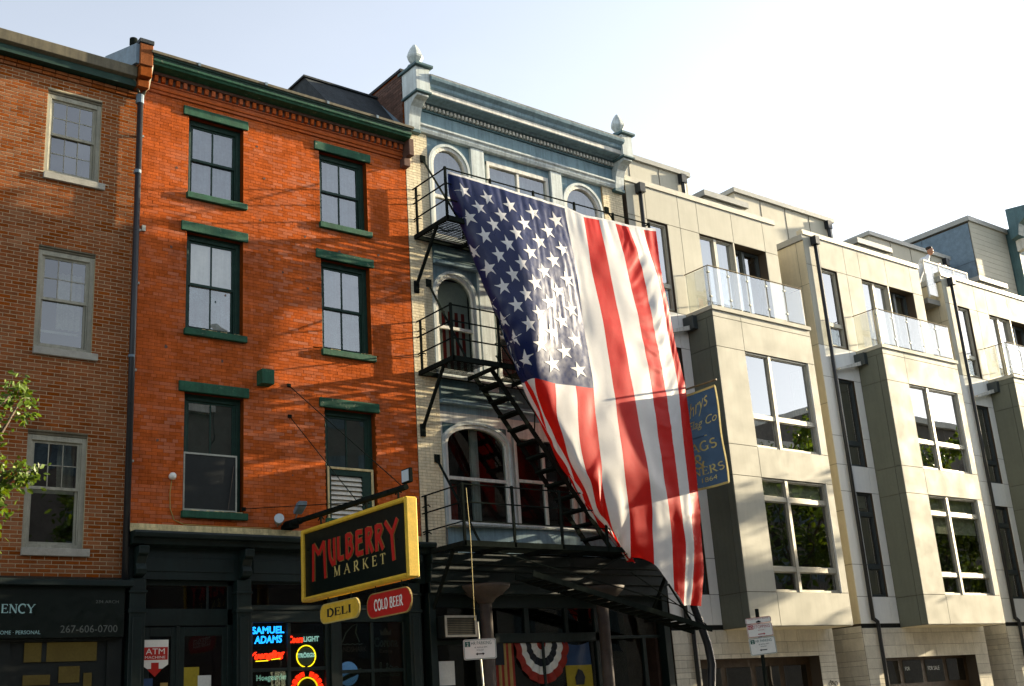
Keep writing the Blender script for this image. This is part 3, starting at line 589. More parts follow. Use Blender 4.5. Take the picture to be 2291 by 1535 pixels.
# field between the piers
hol = CW[2]+CW[1]+CW[0]
wall_holes(MB(), 12.79, 17.71, 7.4, 13.32, .05, CW[2]+CW[1], .12).build('facade_field', 'trim_blue', C)
wall_holes(MB(), 12.79, 17.71, 4.7, 7.4, .05, CW[0], .12).build('facade_field', 'trim_white', C)
MB().box(13.90, 14.25, -.03, .05, 7.9, 13.30).box(16.12, 16.44, -.03, .05, 7.9, 13.30).build('pilaster', 'trim_cool', C, .008)
def archwin(x0, x1, z0, z1, rise, fm='trim_white', gm='glass_old', bk=None, split=.45):
    """sash window with a round or segmental head"""
    cx_, hw = (x0+x1)/2, (x1-x0)/2; zs = z1-rise; n = 16
    def head(w, r, dz=0): return [(cx_+w*math.cos(math.pi*k/n), zs+dz+r*math.sin(math.pi*k/n)) for k in range(n+1)]
    f = MB(); o = head(hw, rise); i = head(hw-.075, rise-.075)
    for k in range(n):
        for y0, y1, oo, ii in ((.0, .12, o, i),):
            f.prism([oo[k], oo[k+1], ii[k+1], ii[k]], 'y', y0, y1)
    f.box(x0, x0+.075, .0, .12, z0, zs).box(x1-.075, x1, .0, .12, z0, zs).box(x0+.075, x1-.075, .02, .12, z0, z0+.07)
    w = f.build('window', fm, C, .004)
    o2 = head(hw+.06, rise+.06); m2 = MB()
    for k in range(n): m2.prism([o2[k], o2[k+1], o[k+1], o[k]], 'y', -.03, .048)
    m2.box(x0-.06, x0, -.03, .048, z0, zs).box(x1, x1+.06, -.03, .048, z0, zs).build('architrave', 'trim_cool', w)
    sp = MB()   # spandrel corners filling the square opening
    for k in range(n):
        a, b = o[k], o[k+1]; sp.poly(((a[0], .052, a[1]), (b[0], .052, b[1]), (b[0], .052, z1+.001), (a[0], .052, z1+.001)))
    sp.build('spandrel', 'trim_blue' if z0 > 7 else 'trim_teal', w)
    zm = z0+(z1-z0)*split
    MB().box(x0+.075, x1-.075, .03, .09, zm-.03, zm+.03).build('meeting_rail', fm, w)
    p = [(x0+.075, zm+.03), (x1-.075, zm+.03)]+[q for q in head(hw-.075, rise-.075)]
    MB().poly([(a, .062, b) for a, b in p]).build('pane', gm, w)
    MB().poly(((x0+.075, .08, z0+.07), (x1-.075, .08, z0+.07), (x1-.075, .08, zm-.03), (x0+.075, .08, zm-.03))).build('pane', gm, w)
    MB().box(x0-.05, x1+.05, -.08, .05, z0-.09, z0).build('sill', 'trim_cool', w, .006)
    if bk: MB().box(x0+.02, x1-.02, .2, .21, z0, z1).build('blind', bk, w)
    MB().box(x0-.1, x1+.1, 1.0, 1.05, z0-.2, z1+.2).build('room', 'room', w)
    return w
for fl, (gm, bk) in enumerate((('glass_low', None), ('glass_low', None), ('glass_old', 'blind_blue'))):
    q = CW[fl]
    for k in (0, 2):
        x0, x1, z0, z1 = q[k]; w = archwin(x0, x1, z0, z1, (x1-x0)/2 if fl else .42, gm=gm, bk=bk, split=.45)
        if fl == 0 and k == 0:
            MB().box(x0+.80, x0+.98, .25, .30, z0, z1).build('inner_post', 'trim_cool', w)
            MB().grid(lambda u, v: (x0+.14+.26*u, .22+.03*math.sin(u*9), z0+.1+v*.7), 10, 2).build('hanging_flag', 'cloth_red', w, smooth=True)
        if fl == 1:
            for s in range(5): MB().box(x0+.1+s*.16, x0+.18+s*.16, .16, .165, z0+.1, z1-.75).build('flag_stripe', 'cloth_red', w)
            MB().box(x0+.08, x1-.08, .166, .17, z0+.05, z1-.1).build('flag_cloth', 'cloth_white', w)
    x0, x1, z0, z1 = q[1]
    f = MB().box(x0, x0+.07, .0, .12, z0, z1).box(x1-.07, x1, .0, .12, z0, z1).box(x0, x1, .001, .12, z1-.09, z1+.001).box(x0, x1, .001, .12, z0-.001, z0+.07).box((x0+x1)/2-.03, (x0+x1)/2+.03, .02, .1, z0, z1)
    if fl < 2: f.box(x0, x1, .021, .1, z0+.9, z0+.96)
    w = f.build('window', 'trim_white', C, .004)
    for a, b in ((x0+.07, (x0+x1)/2-.03), ((x0+x1)/2+.03, x1-.07)): MB().poly(((a, .06, z0), (b, .06, z0), (b, .06, z1), (a, .06, z1))).build('pane', gm, w)
    if bk: MB().box(x0, x1, .2, .21, z0, z1).build('blind', bk, w)
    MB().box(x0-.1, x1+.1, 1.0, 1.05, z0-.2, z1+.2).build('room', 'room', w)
    if fl == 1: MB().grid(lambda u, v: (x0+.1+u*1.5, .25+.03*math.sin(u*20), z0+.1+v*.75), 30, 2).build('hanging_flag', 'cloth_red', w, smooth=True)
# spandrels, string courses
for z in (7.62, 10.52):
    s = MB().box(12.80, 17.70, -.01, .05, z, z+.42).build('spandrel_panel', 'trim_teal', C, .006)
    MB().box(12.82, 14.4, -.02, -.01, z+.07, z+.36).box(14.5, 16.0, -.02, -.01, z+.07, z+.36).box(16.1, 17.68, -.02, -.01, z+.07, z+.36).build('panel_moulding', 'trim_teal', s, .01)
    MB().box(12.80, 17.70, -.10, .05, z+.42, z+.50).build('string_course', 'trim_cool', C, .01)
    MB().box(12.80, 17.70, -.08, .05, z-.08, z).build('string_course', 'trim_blue', C, .01)
# curved apron under the lowest windows
MB().grid(lambda u, v: (12.80+u*4.9, -.05-.16*math.sin(math.pi*u), 4.66+v*.50), 30, 1).build('apron', 'trim_blue', C, smooth=True)
MB().prism([(.05, 5.13), (-.26, 5.14), (-.28, 5.18), (-.24, 5.20), (.05, 5.22)], 'x', 12.80, 17.70).build('window_ledge', 'trim_cool', C, .005)
# cornice
MB().prism([(.05, 13.30), (-.06, 13.30), (-.09, 13.36), (-.09, 13.40), (-.13, 13.43), (-.13, 13.47), (.05, 13.47)], 'x', 12.30, 18.30).build('architrave', 'trim_cool', C, .004)
MB().box(12.3, 18.3, -.035, .1, 13.47, 13.80).build('frieze', 'trim_blue', C)
x = 12.66
while x < 17.98:
    MB().box(x, x+.052, -.135, -.06, 13.845, 13.925).build('dentil', 'trim_white', C); x += .0985
MB().box(12.6, 18.05, -.075, .1, 13.80, 13.93).box(12.6, 18.05, -.06, .1, 13.93, 13.96).build('dentil_band', 'trim_teal', C)
MB().prism([(.1, 13.96), (-.16, 13.96), (-.20, 14.0), (-.40, 14.0), (-.40, 14.015), (.1, 14.02)], 'x', 12.6, 18.05).build('soffit', 'trim_blue', C)
MB().prism([(.1, 14.02), (-.42, 14.017), (-.42, 14.12), (.1, 14.14)], 'x', 12.6, 18.05).build('fascia', 'trim_white', C, .004)
MB().prism([(.1, 14.14), (-.43, 14.122), (-.46, 14.16), (-.47, 14.22), (-.55, 14.28), (-.57, 14.34), (-.53, 14.36), (.1, 14.40)], 'x', 12.6, 18.05).build('crown_moulding', 'trim_blue', C, .004)
MB().prism([(-.53, 14.362), (-.545, 14.40), (-.1, 14.60), (.6, 14.66), (.6, 14.40)], 'x', 12.6, 18.05).build('roof_sheet', 'roof_pale', C)
for k in range(7): MB().bar((13.2+k*.75, -.53, 14.405), (13.2+k*.75, -.1, 14.606), .02, .012).build('sheet_seam', 'roof_pale', C)
for x0, x1 in ((12.25, 12.59), (18.02, 18.35)):
    cs = MB().prism([(.05, 13.98), (-.50, 13.98), (-.50, 14.52), (.05, 14.52)], 'x', x0, x1).prism([(.05, 13.30), (-.10, 13.30), (-.13, 13.42), (-.15, 13.58), (-.22, 13.74), (-.34, 13.84), (-.47, 13.88), (-.47, 13.93), (.05, 13.93)], 'x', x0+.03, x1-.03).build('console', 'trim_cool', C, .006)
    MB().box(x0-.02, x1+.02, -.53, .05, 13.93, 13.98).build('console_band', 'trim_teal', cs, .008); MB().box(x0+.01, x1-.01, -.12, .05, 13.22, 13.30).build('console_foot', 'trim_teal', cs, .008)
    MB().box(x0-.05, x1+.05, -.58, .10, 14.52, 14.58).prism([(-.50, 14.58), (-.25, 14.66), (-.0, 14.58)], 'x', x0, x1).build('cap', 'trim_teal', cs, .006)
    MB().lathe([(.06, 0), (.05, .07), (.115, .14), (.165, .22), (.175, .26), (.15, .34), (.10, .45), (.04, .54), (.0, .57)], ((x0+x1)/2, -.25, 14.62), 8, R_(22.5)).build('finial', 'trim_cool', cs)
# ground floor of the flag shop
MB().box(12.26, 18.3, -.28, .05, 4.42, 4.62).box(12.26, 18.3, -.22, .05, 4.10, 4.30).box(12.26, 18.3, -.18, .05, 3.9, 4.10).box(12.26, 18.3, -.25, .05, 4.30, 4.42).build('shop_cornice', 'shop_green', C, .01)
MB().box(12.26, 18.3, .0, .08, 3.66, 3.92).box(12.26, 12.40, -.12, .08, 0, 4.1).box(18.15, 18.32, -.12, .08, 0, 4.1).box(13.80, 16.5, .0, .08, 3.02, 3.19).box(14.53, 14.64, .0, .08, 3.19, 3.66).box(15.55, 15.63, .0, .08, 3.19, 3.66).box(16.32, 16.5, .0, .08, 0, 3.66).box(13.60, 13.76, .0, .08, 0, 3.66).box(14.905, 14.955, -.03, .02, .8, 3.02).box(16.5, 18.15, .0, .08, 3.06, 3.12).box(12.4, 13.72, .0, .08, 3.0, 3.08).box(13.9, 16.32, .0, .08, 0, .8).box(17.6, 17.7, .0, .08, 0, 3.06).build('shop_frame', 'shop_green', C, .006)
for a, b, c, d in ((12.40, 13.72, 3.08, 3.66), (12.40, 13.72, .4, 3.0), (13.9, 14.53, 3.19, 3.66), (14.64, 15.55, 3.19, 3.66), (15.63, 16.32, 3.19, 3.66), (13.9, 16.32, .8, 3.02), (16.5, 18.15, 3.12, 3.66), (16.5, 17.6, .3, 3.06)):
    MB().box(a, b, .05, .054, c, d).build('shop_pane', 'glass_shop', C)
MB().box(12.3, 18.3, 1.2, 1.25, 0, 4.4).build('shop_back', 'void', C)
for x in (13.43, 16.34):
    p = MB().tube([(x, -.25, 0), (x, -.25, 3.74)], .115, 16).build('iron_column', 'post_tan', C, smooth=True)
    MB().lathe([(.115, 0), (.15, .04), (.2, .10), (.32, .16), (.46, .28), (.48, .34)], (x, -.25, 3.70), 20).build('capital', 'post_tan', p, smooth=True)

FLAGTAB = '''1239 -122 1185,1259 -122 1184,1278 -123 1184,1298 -123 1183,1318 -124 1182,1338 -124 1181,1359 -125 1181,1379 -125 1180,1400 -125 1179,1422 -125 1179,1445 -124 1179,1467 -124 1179,1490 -123 1178,1512 -123 1178,1536 -122 1178,1561 -122 1174,1587 -122 1170,1609 -122 1171,1632 -122 1173,1656 -122 1174,1680 -122 1175,1699 -122 1175,1718 -122 1175,1742 -122 1177,1766 -122 1179,1785 -122 1181,1805 -122 1184;1251 -106 1153,1264 -125 1152,1283 -127 1150,1302 -128 1148,1321 -130 1146,1339 -132 1144,1359 -133 1142,1378 -135 1140,1398 -135 1139,1421 -134 1139,1444 -132 1139,1467 -130 1139,1491 -128 1139,1515 -126 1139,1539 -124 1139,1563 -124 1135,1588 -125 1131,1611 -125 1132,1635 -125 1132,1660 -125 1132,1687 -125 1133,1708 -125 1133,1729 -125 1134,1751 -125 1135,1773 -124 1136,1789 -124 1137,1805 -124 1137;1263 -101 1121,1270 -125 1121,1288 -130 1118,1306 -133 1115,1324 -135 1112,1341 -138 1109,1359 -141 1105,1378 -144 1102,1398 -144 1100,1421 -141 1100,1445 -138 1100,1469 -135 1100,1493 -132 1100,1517 -129 1100,1542 -126 1100,1566 -126 1096,1590 -127 1092,1614 -127 1092,1638 -128 1093,1665 -128 1092,1693 -128 1091,1716 -128 1092,1740 -127 1092,1760 -127 1093,1781 -127 1093,1793 -126 1092,1804 -126 1092;1276 -102 1088,1278 -118 1089,1293 -132 1086,1310 -137 1082,1327 -141 1078,1344 -144 1074,1361 -148 1069,1378 -152 1065,1397 -152 1062,1421 -148 1062,1446 -144 1062,1470 -140 1062,1495 -136 1062,1520 -132 1062,1546 -128 1061,1568 -129 1057,1591 -129 1054,1616 -130 1053,1642 -130 1053,1669 -131 1051,1697 -131 1049,1720 -130 1049,1744 -130 1048,1766 -129 1049,1788 -129 1050,1796 -128 1048,1805 -128 1047;1291 -106 1047,1288 -110 1047,1295 -131 1047,1311 -140 1042,1327 -146 1038,1343 -150 1033,1359 -155 1028,1375 -160 1024,1394 -160 1021,1419 -155 1021,1444 -150 1022,1469 -145 1022,1495 -140 1022,1521 -135 1022,1547 -130 1022,1570 -131 1019,1594 -132 1016,1619 -132 1015,1645 -133 1014,1672 -134 1010,1701 -133 1007,1724 -133 1006,1747 -132 1004,1768 -132 1005,1790 -131 1006,1799 -131 1005,1808 -130 1003;1309 -110 1006,1301 -111 1006,1302 -123 1006,1314 -140 1004,1329 -148 999,1344 -153 995,1360 -159 990,1375 -163 985,1395 -164 982,1419 -159 983,1444 -153 983,1470 -148 983,1495 -143 983,1521 -137 984,1547 -132 984,1572 -133 981,1597 -134 979,1622 -134 977,1648 -135 976,1676 -136 971,1706 -136 966,1728 -135 964,1750 -134 961,1771 -134 962,1792 -133 963,1801 -133 961,1811 -132 960;1328 -107 965,1318 -115 965,1313 -117 966,1317 -136 966,1332 -148 962,1347 -154 957,1363 -160 953,1378 -164 948,1397 -165 945,1422 -160 945,1446 -155 946,1471 -150 946,1497 -144 946,1522 -139 946,1548 -134 945,1574 -135 944,1600 -136 942,1626 -136 940,1652 -137 938,1680 -138 931,1709 -137 925,1731 -137 922,1753 -136 918,1774 -136 919,1795 -135 920,1804 -135 918,1813 -134 917;1342 -105 923,1338 -117 923,1328 -123 924,1324 -126 924,1329 -146 924,1345 -157 920,1361 -163 915,1377 -168 911,1396 -169 908,1420 -164 908,1445 -158 908,1470 -153 908,1495 -148 907,1521 -143 907,1547 -138 907,1574 -139 906,1601 -140 905,1626 -141 902,1652 -141 899,1680 -142 891,1710 -142 884,1732 -141 879,1754 -141 875,1775 -140 876,1796 -140 876,1805 -139 875,1815 -138 874;1347 -117 882,1350 -115 882,1347 -127 883,1341 -132 883,1338 -135 884,1343 -154 883,1359 -163 879,1376 -169 875,1396 -170 872,1420 -165 871,1444 -161 871,1469 -156 870,1495 -152 870,1520 -147 869,1546 -143 868,1573 -143 868,1600 -144 867,1626 -145 864,1652 -146 860,1681 -146 851,1711 -146 842,1733 -145 837,1754 -145 832,1775 -144 833,1796 -144 833,1806 -143 832,1817 -143 831;1359 -126 836,1358 -126 837,1360 -121 837,1360 -131 838,1357 -138 838,1354 -138 839,1354 -156 839,1372 -166 836,1392 -168 834,1417 -165 833,1442 -161 833,1467 -158 832,1493 -154 832,1519 -151 831,1545 -147 831,1572 -148 830,1599 -148 830,1626 -149 826,1652 -149 822,1681 -150 812,1711 -150 801,1732 -149 795,1753 -149 789,1772 -148 789,1791 -148 790,1803 -148 789,1815 -147 788;1379 -123 792,1375 -129 793,1372 -133 793,1372 -127 793,1373 -133 794,1374 -142 794,1373 -141 795,1371 -152 795,1386 -164 795,1412 -164 794,1438 -162 794,1464 -159 794,1490 -157 794,1517 -154 793,1544 -152 793,1571 -152 793,1598 -152 793,1625 -153 789,1653 -153 784,1681 -154 772,1710 -153 761,1730 -153 754,1751 -153 747,1768 -152 747,1785 -152 747,1799 -152 746,1812 -152 746;1397 -130 750,1399 -124 750,1397 -131 750,1392 -133 751,1391 -127 751,1393 -134 752,1397 -143 752,1398 -141 753,1394 -153 753,1413 -161 749,1437 -162 745,1464 -161 747,1492 -159 749,1516 -158 752,1541 -156 756,1569 -156 756,1597 -157 757,1625 -157 752,1653 -157 747,1680 -157 734,1708 -157 721,1728 -157 713,1749 -157 705,1764 -157 705,1780 -156 705,1794 -156 704,1809 -156 704;1420 -130 707,1424 -124 707,1424 -123 708,1421 -131 708,1417 -128 709,1417 -125 709,1420 -136 710,1423 -140 710,1422 -140 710,1421 -155 710,1437 -160 705,1463 -160 703,1489 -160 701,1515 -159 710,1540 -157 720,1568 -158 721,1596 -158 722,1626 -158 717,1656 -158 711,1682 -158 696,1709 -158 682,1728 -158 673,1748 -158 664,1763 -158 664,1778 -158 664,1793 -158 663,1808 -157 663;1440 -127 663,1444 -130 664,1447 -122 664,1446 -126 665,1442 -133 665,1439 -126 665,1440 -129 666,1444 -140 666,1446 -139 667,1444 -146 667,1451 -158 664,1470 -161 659,1489 -161 653,1514 -160 669,1539 -159 684,1568 -159 686,1596 -159 687,1627 -159 681,1658 -160 676,1683 -160 659,1709 -160 643,1728 -160 633,1747 -159 624,1762 -159 624,1777 -159 624,1791 -159 623,1806 -159 623;1470 -121 617,1471 -128 618,1475 -130 618,1478 -122 619,1477 -127 619,1473 -133 619,1470 -126 620,1471 -129 620,1475 -140 621,1477 -139 621,1474 -146 622,1481 -159 616,1498 -161 605,1518 -161 627,1539 -160 649,1567 -161 651,1596 -161 652,1628 -161 646,1661 -161 640,1684 -161 622,1708 -161 605,1727 -161 594,1746 -161 584,1761 -161 584,1775 -161 584,1790 -161 583,1804 -160 583;1507 -129 571,1503 -122 571,1503 -127 571,1507 -131 572,1511 -123 572,1510 -126 573,1506 -133 573,1503 -127 574,1504 -128 574,1508 -140 574,1510 -140 575,1508 -144 575,1511 -158 582,1524 -162 598,1538 -162 614,1567 -162 616,1596 -162 618,1628 -162 611,1661 -163 605,1684 -163 586,1708 -163 567,1727 -163 556,1745 -162 545,1759 -162 544,1773 -162 544,1787 -162 544,1802 -162 543;1542 -120 531,1541 -128 531,1536 -123 532,1534 -119 532,1536 -127 533,1540 -125 533,1542 -119 533,1540 -127 534,1535 -129 534,1534 -122 535,1536 -130 535,1540 -138 536,1541 -136 536,1537 -148 537,1540 -157 581,1570 -160 583,1600 -160 585,1632 -161 578,1664 -161 570,1688 -161 550,1712 -161 530,1729 -161 518,1747 -161 506,1760 -161 506,1773 -161 506,1786 -160 505,1800 -160 505;1565 -119 506,1568 -118 507,1566 -126 507,1562 -121 508,1560 -117 508,1561 -125 509,1566 -123 509,1568 -117 509,1565 -124 510,1561 -127 510,1559 -120 511,1562 -127 511,1566 -136 512,1566 -134 512,1563 -146 512,1580 -156 530,1604 -158 553,1635 -159 544,1666 -159 536,1690 -159 515,1715 -159 493,1732 -159 481,1749 -159 468,1761 -159 468,1773 -159 468,1786 -159 467,1798 -159 466;1600 -118 482,1605 -111 482,1607 -110 482,1603 -118 483,1597 -113 483,1595 -109 484,1598 -117 484,1601 -116 485,1598 -109 485,1593 -117 485,1591 -120 486,1592 -113 486,1593 -121 487,1590 -130 487,1588 -130 488,1587 -144 488,1608 -154 520,1636 -157 511,1664 -157 501,1689 -158 479,1713 -158 457,1728 -158 443,1743 -158 430,1755 -157 430,1768 -157 430,1782 -157 429,1796 -157 428;1635 -107 462,1635 -110 462,1640 -101 462,1639 -105 463,1631 -111 463,1624 -103 464,1625 -104 464,1630 -111 465,1628 -106 465,1618 -103 466,1613 -112 466,1616 -111 466,1620 -107 467,1616 -119 467,1606 -125 468,1602 -128 468,1609 -147 468,1636 -154 468,1663 -156 467,1687 -156 444,1710 -156 420,1724 -156 406,1737 -156 392,1748 -156 392,1760 -156 392,1774 -156 391,1788 -156 391;1659 -100 442,1653 -108 442,1655 -106 442,1660 -99 443,1656 -107 443,1647 -108 444,1642 -100 444,1646 -105 445,1649 -109 445,1644 -102 445,1635 -104 446,1632 -112 446,1637 -107 447,1639 -108 447,1632 -121 448,1623 -124 448,1622 -131 448,1635 -149 444,1662 -153 433,1685 -154 409,1708 -154 384,1720 -154 370,1731 -154 355,1742 -154 355,1752 -154 355,1766 -154 354,1780 -154 353'''

# ---------------- new panel-clad townhouses ----------------
def panel_xz(par, x0, x1, z0, z1, y, m='panel', g=.006, t=.014, name='panel'):
    return MB().box(x0+g, x1-g, y-t, y, z0+g, z1-g).build(name, m, par, .002)
def panel_yz(par, y0, y1, z0, z1, x, m='panel_side', g=.006, t=.014, name='panel', d=-1):
    return MB().box(min(x, x+d*t), max(x, x+d*t), y0+g, y1-g, z0+g, z1-g).build(name, m, par, .002)
def alu_window(par, x0, x1, z0, z1, y, mull=(), trans=(), fm='alu', gm='glass_new', fr=.045, dep=.09, room=True):
    f = MB().box(x0, x0+fr, y, y+dep, z0, z1).box(x1-fr, x1, y, y+dep, z0, z1).box(x0+fr, x1-fr, y, y+dep, z1-fr, z1).box(x0+fr, x1-fr, y, y+dep, z0, z0+fr)
    for m_ in mull: f.box(m_-.05, m_+.05, y-.015, y+dep, z0+.002, z1-.002)
    for t in trans: f.box(x0+fr, x1-fr, y+.001, y+dep-.001, t-.055, t+.055)
    w = f.build('window', fm, par, .004)
    xs = [x0+fr]+[e for m_ in mull for e in (m_-.05, m_+.05)]+[x1-fr]; zs = [z0+fr]+[e for t in trans for e in (t-.055, t+.055)]+[z1-fr]
    sl = MB()
    for a, b in zip(xs[::2], xs[1::2]):
        for c, d in zip(zs[::2], zs[1::2]):
            t = random.uniform(-.002, .002); MB().poly(((a, y+.055+t, c), (b, y+.055-t, c), (b, y+.055-t, d), (a, y+.055+t, d))).build('pane', gm, w)
            for bb in ((a, a+.022, c, d), (b-.022, b, c, d), (a+.022, b-.022, c, c+.022), (a+.022, b-.022, d-.022, d)): sl.box(bb[0], bb[1], y+.03, y+.052, bb[2], bb[3])
    sl.build('sash', 'alu_dark' if fm == 'alu_dark' else 'alu', w)
    q = random.random()
    if room and q < .45 and z1-z0 > 1.5: MB().box(x0+.05, x1-.05, y+.16, y+.165, z1-(z1-z0)*random.uniform(.12, .4), z1-.02).build('blind', 'blind', w)
    elif room and q < .75: xx = x0+.06; MB().grid(lambda u, v: (xx+.28*u, y+.22+.025*math.sin(u*22), z0+.05+v*(z1-z0-.1)), 26, 1).build('curtain', 'curtain', w, smooth=True)
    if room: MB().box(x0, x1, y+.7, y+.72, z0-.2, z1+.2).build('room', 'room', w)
    return w
def stone_tiles(par, segs, z0, z1, y=None, x=None, seed=1):
    """ashlar courses of uneven height; segs = list of (a, b, zlo, zhi) regions along x (or y)"""
    rnd = random.Random(seed); z = z0
    while z < z1-.03:
        h = min(rnd.choice((.095, .12, .16, .24, .30)), z1-z)
        if z1-(z+h) < .06: h = z1-z
        for a, b, lo, hi in segs:
            if z+h/2 < lo or z+h/2 > hi: continue
            p = a
            while p < b-.01:
                l = rnd.uniform(.32, .78); q = min(p+l, b)
                if b-q < .14: q = b
                t = .012+rnd.uniform(0, .004)
                if y is not None: MB().box(p+.003, q-.003, y-t, y, z+.003, min(z+h, hi)-.003).build('stone', 'stone', par, .003)
                else: MB().box(x-t, x, p+.003, q-.003, z+.003, z+h-.003).build('stone', 'stone', par, .003)
                p = q
        z += h
ZJ = (3.3, 3.96, 4.75, 6.6, 7.29, 8.05, 9.63, 10.5)
def townhouse(x0, i, label):
    U = thing('townhouse', label, 'building', (x0+2.7, 0, 0), 'row of pale panel clad townhouses'); X = lambda r: x0+r
    w0 = 5.42
    # carcass: recess walls, bay, roof (dark joints show between the panels)
    nw = [(X(.62), X(1.30), 10.55, 12.76), (X(.62), X(1.30), 7.29, 9.63), (X(.62), X(1.30), 3.96, 6.6)]
    sl = (X(2.42), X(4.92), 10.52, 12.77); ga = (X(.77), X(4.80), 0, 2.59)
    c = wall_holes(MB(), x0, X(w0), 0, 13.64, .0, nw+[sl, ga], .30)
    c.box(x0+.002, X(w0)-.002, 1.1, 9, 0, 12.85).poly(((x0, 0, 12.86), (X(w0), 0, 12.86), (X(w0), 9, 12.86), (x0, 9, 12.86)))
    c.poly(((x0, 0, 0), (x0, 9, 0), (x0, 9, 13.64), (x0, 0, 13.64))).poly(((X(w0), 0, 0), (X(w0), 9, 0), (X(w0), 9, 13.64), (X(w0), 0, 13.64))).poly(((x0, .14, 12.86), (X(w0), .14, 12.86), (X(w0), .14, 13.64), (x0, .14, 13.64)))
    c.poly(((X(w0), 1.9, 0), (X(6.6), 1.9, 0), (X(6.6), 1.9, 13.4), (X(w0), 1.9, 13.4)))
    c.build('wall', 'panel_joint', U)
    bw = [(X(2.59), X(4.92), 7.21, 9.51), (X(2.59), X(4.92), 3.93, 6.50)]
    b = wall_holes(MB(), X(1.61), X(5.18), 3.2, 10.44, -.8, bw, .25)
    b.poly(((X(1.61), -.8, 3.2), (X(1.61), .0, 3.2), (X(1.61), .0, 10.44), (X(1.61), -.8, 10.44))).poly(((X(5.18), -.8, 3.2), (X(5.18), .0, 3.2), (X(5.18), .0, 10.44), (X(5.18), -.8, 10.44)))
    b.poly(((X(1.61), -.8, 3.2), (X(5.18), -.8, 3.2), (X(5.18), 0, 3.2), (X(1.61), 0, 3.2))).poly(((X(1.61), -.8, 10.44), (X(5.18), -.8, 10.44), (X(5.18), 0, 10.44), (X(1.61), 0, 10.44)))
    b.build('bay', 'panel_joint', U)
    # top storey panels
    for a, e in ((0, .62), (.62, 1.75), (1.75, 2.42), (2.42, 3.7), (3.7, 4.92), (4.92, w0)): panel_xz(U, X(a), X(e), 12.77, 13.62, 0)
    for a, e in ((0, .62), (1.30, 1.75), (1.75, 2.42), (4.92, w0)): panel_xz(U, X(a), X(e), 10.5, 12.77, 0)
    MB().box(x0-.02, X(w0)+.02, -.045, .16, 13.62, 13.70).box(x0-.02, X(w0)+.02, -.03, .16, 13.70, 13.77).build('coping', 'alu', U, .004)
    # recess panels left of the bay
    for z0, z1 in zip(ZJ, ZJ[1:]):
        panel_xz(U, X(0), X(.62), z0, z1, 0, 'panel_recess_lifted'); panel_xz(U, X(1.30), X(1.60), z0, z1, 0, 'panel_recess_lifted')
        if (z0, z1) in ((3.3, 3.96), (6.6, 7.29), (9.63, 10.5)): panel_xz(U, X(.62), X(1.30), z0, z1, 0, 'panel_recess_lifted')
    # bay panels
    for z0, z1 in ((3.2, 3.93), (3.93, 6.50), (6.50, 7.21), (7.21, 9.51), (9.51, 10.24)):
        panel_xz(U, X(1.61), X(2.59), z0, z1, -.8)
        if (z0, z1) in ((3.2, 3.93), (6.50, 7.21), (9.51, 10.24)): panel_xz(U, X(2.59), X(5.18), z0, z1, -.8)
        else: panel_xz(U, X(4.92), X(5.18), z0, z1, -.8)
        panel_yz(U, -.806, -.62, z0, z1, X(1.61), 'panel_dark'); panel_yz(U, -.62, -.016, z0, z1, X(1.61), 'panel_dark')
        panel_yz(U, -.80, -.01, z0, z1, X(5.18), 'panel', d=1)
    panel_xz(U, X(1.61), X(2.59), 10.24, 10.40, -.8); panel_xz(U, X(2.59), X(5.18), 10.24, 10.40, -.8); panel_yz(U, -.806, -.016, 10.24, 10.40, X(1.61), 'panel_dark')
    MB().box(X(1.58), X(5.21), -.85, .0, 10.40, 10.50).build('bay_coping', 'panel', U, .004)
    MB().box(X(1.62), X(5.17), -.79, -.02, 3.185, 3.198).build('bay_soffit', 'panel_side', U)
    # side wall of the next house showing in the slot
    zs = (3.3, 4.75, 6.1, 7.29, 8.9, 10.5, 12.2, 13.45)
    for z0, z1 in zip(zs, zs[1:]): panel_yz(U, -.012, .24, z0, z1, X(6.6)); panel_yz(U, .24, 1.85, z0, z1, X(6.6))
    MB().box(X(6.54), X(6.6)-.021, -.03, 1.9, 13.45, 13.62).build('slot_coping', 'panel_cap', U, .004)
    # windows
    for k, (a, e, z0, z1) in enumerate(nw): alu_window(U, a, e, z0, z1, .05, (), (z0+.62,) if k != 2 else (z0+.75, z1-.55), 'alu_dark' if k else 'alu', 'glass_new')
    w = alu_window(U, sl[0], X(3.67), sl[2], sl[3], .06, (X(3.03),), (), 'alu', 'glass_new', .04)
    alu_window(U, X(3.67), sl[1]-.02, sl[2], sl[3]-.03, .24, (X(4.28),), (), 'alu_dark', 'glass_new', .04, .05)
    MB().box(X(3.66), X(3.70), -.012, .30, sl[2], sl[3]).build('door_jamb', 'alu', U)
    alu_window(U, bw[0][0], bw[0][1], 7.21, 9.51, -.775, (X(3.47),), (7.95,)); alu_window(U, bw[1][0], bw[1][1], 3.93, 6.50, -.775, (X(3.47),), (4.44, 6.03), 'alu', 'glass_dark')
    for z0, z1 in ((7.21, 9.51), (3.93, 6.50)): MB().box(X(4.912), X(4.922), -.825, -.775, z0, z1).build('jamb_trim', 'trim_white', U)
    # balcony of glass panes on the bay roof
    bal = MB().tube([(X(1.68), -.02, 11.52), (X(1.68), -.78, 11.52), (X(5.12), -.78, 11.52), (X(5.12), -.45, 11.52)], .014, 8).build('balcony', 'iron_rust', U)
    n = 5; L_ = (5.12-1.68)/n
    for k in range(n):
        a = 1.68+L_*k; MB().box(X(a+.03), X(a+L_-.03), -.786, -.774, 10.56, 11.49).build('pane', 'glass_rail', bal)
        MB().box(X(a)-.012, X(a)+.012, -.77, -.745, 10.5, 11.52).build('post', 'trim_white', bal)
        for zz in (10.72, 11.33): MB().box(X(a)-.03, X(a)+.03, -.80, -.745, zz, zz+.04).build('clamp', 'galv', bal)
